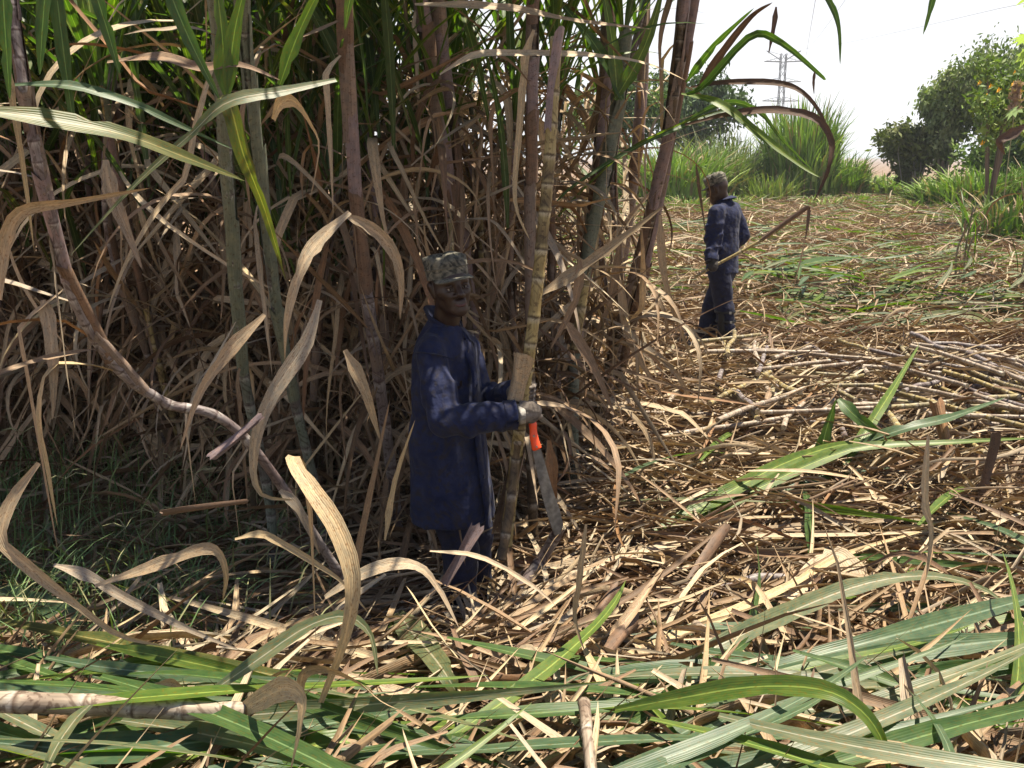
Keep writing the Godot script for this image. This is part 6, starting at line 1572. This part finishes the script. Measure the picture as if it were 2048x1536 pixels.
	for q in [[11.6, -24.0, 3.3, "fluffy brown reed plume in front of the dense green tree"], [12.0, -23.3, 3.1, "fluffy brown reed plume at the edge beside the lobed leaf plant"]]:
		var rp := thing("plume_reed", q[3], "reed", at.call(q[0], q[1]))
		part("stem", tube([Vector3.ZERO, Vector3(0.02, q[2] * 0.5, 0), Vector3(0.05, q[2], 0)], [0.015, 0.012, 0.006], 5, [Color(0.3, 0.28, 0.15), Color(0.3, 0.28, 0.15), Color(0.3, 0.28, 0.15)]), M.bark, rp)
		part("plume", leaves_mesh([[Vector3(0.03, q[2] - 0.35, 0), 0.10], [Vector3(0.04, q[2] - 0.15, 0), 0.10], [Vector3(0.05, q[2] + 0.02, 0), 0.07], [Vector3(0.05, q[2] + 0.15, 0), 0.04]], 90, 0.12, [Color(0.40, 0.27, 0.20), Color(0.34, 0.23, 0.17)], -0.8), M.foliage, rp)
	# small standing cane left at the rim
	for q in [[6.5, -14.2, 1.5, "young green cane left standing at the field edge below the reeds"], [6.9, -13.6, 1.9, "second young cane with brown hanging leaves at the field edge"]]:
		var yc := thing("young_cane", q[3], "sugarcane", at.call(q[0], q[1]))
		for s in 3:
			var b := Vector3(R(-0.2, 0.2), 0, R(-0.2, 0.2))
			part("stalk", stalk([b, b + Vector3(R(-0.1, 0.1), q[2] * 0.4, 0), b + Vector3(R(-0.2, 0.2), q[2] * 0.8, 0)], 0.018, 0.012, "olive", 900 + s), M.cane, yc)
			for i in 5: part("leaf", GREENTOP[rng.randi() % 12], M[["green", "lime", "bluegreen"][i % 3]], yc, Transform3D(Basis(Vector3.UP, R(0, TAU)) * Basis().scaled(Vector3.ONE * R(0.5, 0.8)), b + Vector3(0, q[2] * R(0.1, 0.7), 0)))
			for i in 3: part("dry_leaf", DRYHANG[rng.randi() % 20], M.brown, yc, Transform3D(Basis(Vector3.UP, R(0, TAU)) * Basis().scaled(Vector3.ONE * R(0.6, 0.9)), b + Vector3(0, q[2] * R(0.3, 0.8), 0)))
	pylon()

func pylon() -> void:
	var D := 400.0
	var base := Vector3(103.6, -4.4, -D)
	var o := thing("pylon", "grey lattice power pylon with three tiers of arms fading in haze", "pylon", base)
	var top := 44.0
	var half := func(y: float) -> float: return lerpf(4.2, 1.0, clampf(y / 24.0, 0, 1))
	var corner := func(i: int, y: float) -> Vector3:
		var h: float = half.call(y)
		return Vector3([-h, h, h, -h][i % 4], y, [-h, -h, h, h][i % 4])
	for i in 4:
		var st := tool()
		box_beam(st, corner.call(i, 0.0), corner.call(i, 24.0), 0.28)
		box_beam(st, corner.call(i, 24.0), corner.call(i, top), 0.24)
		part("leg", st.commit(), M.lattice, o)
	for i in 4:
		var st := tool()
		for k in 14:
			var y0 := k * top / 14.0
			var y1 := (k + 1) * top / 14.0
			box_beam(st, corner.call(i, y0), corner.call(i + 1, y1), 0.16)
			if k % 2 == 0: box_beam(st, corner.call(i + 1, y0), corner.call(i, y1), 0.14)
			if k % 3 == 0: box_beam(st, corner.call(i, y1), corner.call(i + 1, y1), 0.16)
		part("bracing", st.commit(), M.lattice, o)
	for y in [26.5, 33.6, 41.0]:
		for s in [-1.0, 1.0]:
			var st := tool()
			var tip := Vector3(s * 7.2, y + 0.1, 0)
			box_beam(st, Vector3(s, y, -1), tip, 0.3); box_beam(st, Vector3(s, y, 1), tip, 0.3)
			box_beam(st, Vector3(s, y + 1.6, 0), tip + Vector3(-s * 0.3, 0.1, 0), 0.14)
			for k in 4:
				var t := k / 4.0
				box_beam(st, Vector3(s, y, 0).lerp(tip, t), Vector3(s, y + 1.6, 0).lerp(tip, t + 0.15), 0.10)
			part("crossarm", st.commit(), M.lattice, o)
	for s in [-1.0, 1.0]:
		var st := tool()
		box_beam(st, Vector3(s, 41.6, 0), Vector3(s * 6.6, 45.0, 0), 0.3)
		box_beam(st, Vector3(s, 43.6, 0), Vector3(s * 6.6, 45.0, 0), 0.12)
		part("earth_wire_peak", st.commit(), M.lattice, o)
	var ends := [[Vector3(6.6, 45.0, 0), Vector3(32.0, 17.0, -100.0), "top"], [Vector3(7.2, 33.7, 0), Vector3(28.4, 14.5, -100.0), "middle"], [Vector3(-6.6, 45.0, 0), Vector3(49.6, 16.2, -100.0), "far"]]
	var say := {"top": "thin overhead cable rising from the pylon peak", "middle": "thin overhead cable rising from the middle pylon arm", "far": "thin overhead cable high above the bamboo"}
	for e in ends:
		var a: Vector3 = base + e[0]
		var b: Vector3 = e[1]
		var pts := []; var A := []; var C := []
		for i in 13:
			var t := i / 12.0 * 1.28
			pts.append(a.lerp(b, t) - a - Vector3(0, 1.5 * sin(PI * minf(t, 1.0)), 0)); A.append(0.02); C.append(Color.WHITE)
		var w := part("power_line", tube(pts, A, 5, C), M.cable, self, Transform3D(Basis(), a))
		tag(w, say[e[2]], "cable")

# ---------------------------------------------------------------- scene
func _ready() -> void:
	rng.seed = 7
	bumps.seed = 2; bumps.frequency = 0.75; bumps.fractal_octaves = 3
	fine.seed = 9; fine.frequency = 0.9
	var cam := Camera3D.new()
	cam.name = "camera"
	cam.fov = 42.0
	cam.far = 6000.0
	cam.near = 0.05
	add_child(cam)
	cam.position = Vector3(0, 1.9, 0)
	cam.rotation_degrees = Vector3(-12.9, 0, 0)
	cam.current = true
	var we := WorldEnvironment.new()
	we.name = "world_environment"
	var env := Environment.new()
	env.background_mode = Environment.BG_SKY
	var sm := ProceduralSkyMaterial.new()
	sm.sky_top_color = Color(0.22, 0.36, 0.60)
	sm.sky_horizon_color = Color(1.0, 1.0, 1.0)
	sm.sky_curve = 0.36
	sm.ground_bottom_color = Color(0.42, 0.38, 0.30)
	sm.ground_horizon_color = Color(0.85, 0.86, 0.86)
	sm.sun_angle_max = 5.0
	sm.energy_multiplier = 0.5
	var sky := Sky.new()
	sky.sky_material = sm
	env.sky = sky
	env.tonemap_mode = Environment.TONE_MAPPER_LINEAR
	env.tonemap_exposure = 2.7
	env.ambient_light_source = Environment.AMBIENT_SOURCE_SKY
	env.sdfgi_enabled = true
	env.ssao_enabled = true
	env.ssil_enabled = true
	env.fog_enabled = true
	env.fog_density = 0.0005
	env.fog_light_color = Color(0.93, 0.96, 1.0)
	we.environment = env
	add_child(we)
	var sun := DirectionalLight3D.new()
	sun.name = "sun"
	sun.light_energy = 1.6
	sun.light_color = Color(1.0, 0.96, 0.88)
	sun.light_angular_distance = 0.5
	sun.shadow_enabled = true
	add_child(sun)
	sun.look_at_from_position(Vector3.ZERO, Vector3(-0.27, -0.95, 0.13))
	make_materials()
	# ground: one sheet to the horizon
	var zs := []
	var z := 8.0
	while z > -3000.0:
		zs.append(z)
		z -= 0.35 if z > -14.0 else absf(z) * 0.06
	var xs := []
	var x := 0.0
	while x < 3000.0:
		xs.append(x)
		x += 0.35 if x < 6.0 else x * 0.08
	var gx := []
	for i in range(xs.size() - 1, 0, -1): gx.append(-xs[i])
	gx.append_array(xs)
	var gv := PackedVector3Array()
	for zz in zs:
		for xx in gx: gv.append(Vector3(xx, land(xx, zz), zz))
	tag(part("ground", grid_mesh(gv, PackedColorArray(), PackedVector2Array(), zs.size(), gx.size()), M.soil, self), "brown soil of the cleared cane field", "ground", "", "structure")
	leaf_library()
	print("library ", Time.get_ticks_msec())
	background()
	print("background ", Time.get_ticks_msec())
	standing_cane()
	print("cane ", Time.get_ticks_msec())
	heroes()
	worker_near()
	worker_far()
	print("people ", Time.get_ticks_msec())
	litter()
	weeds()
	print("done ", Time.get_ticks_msec())
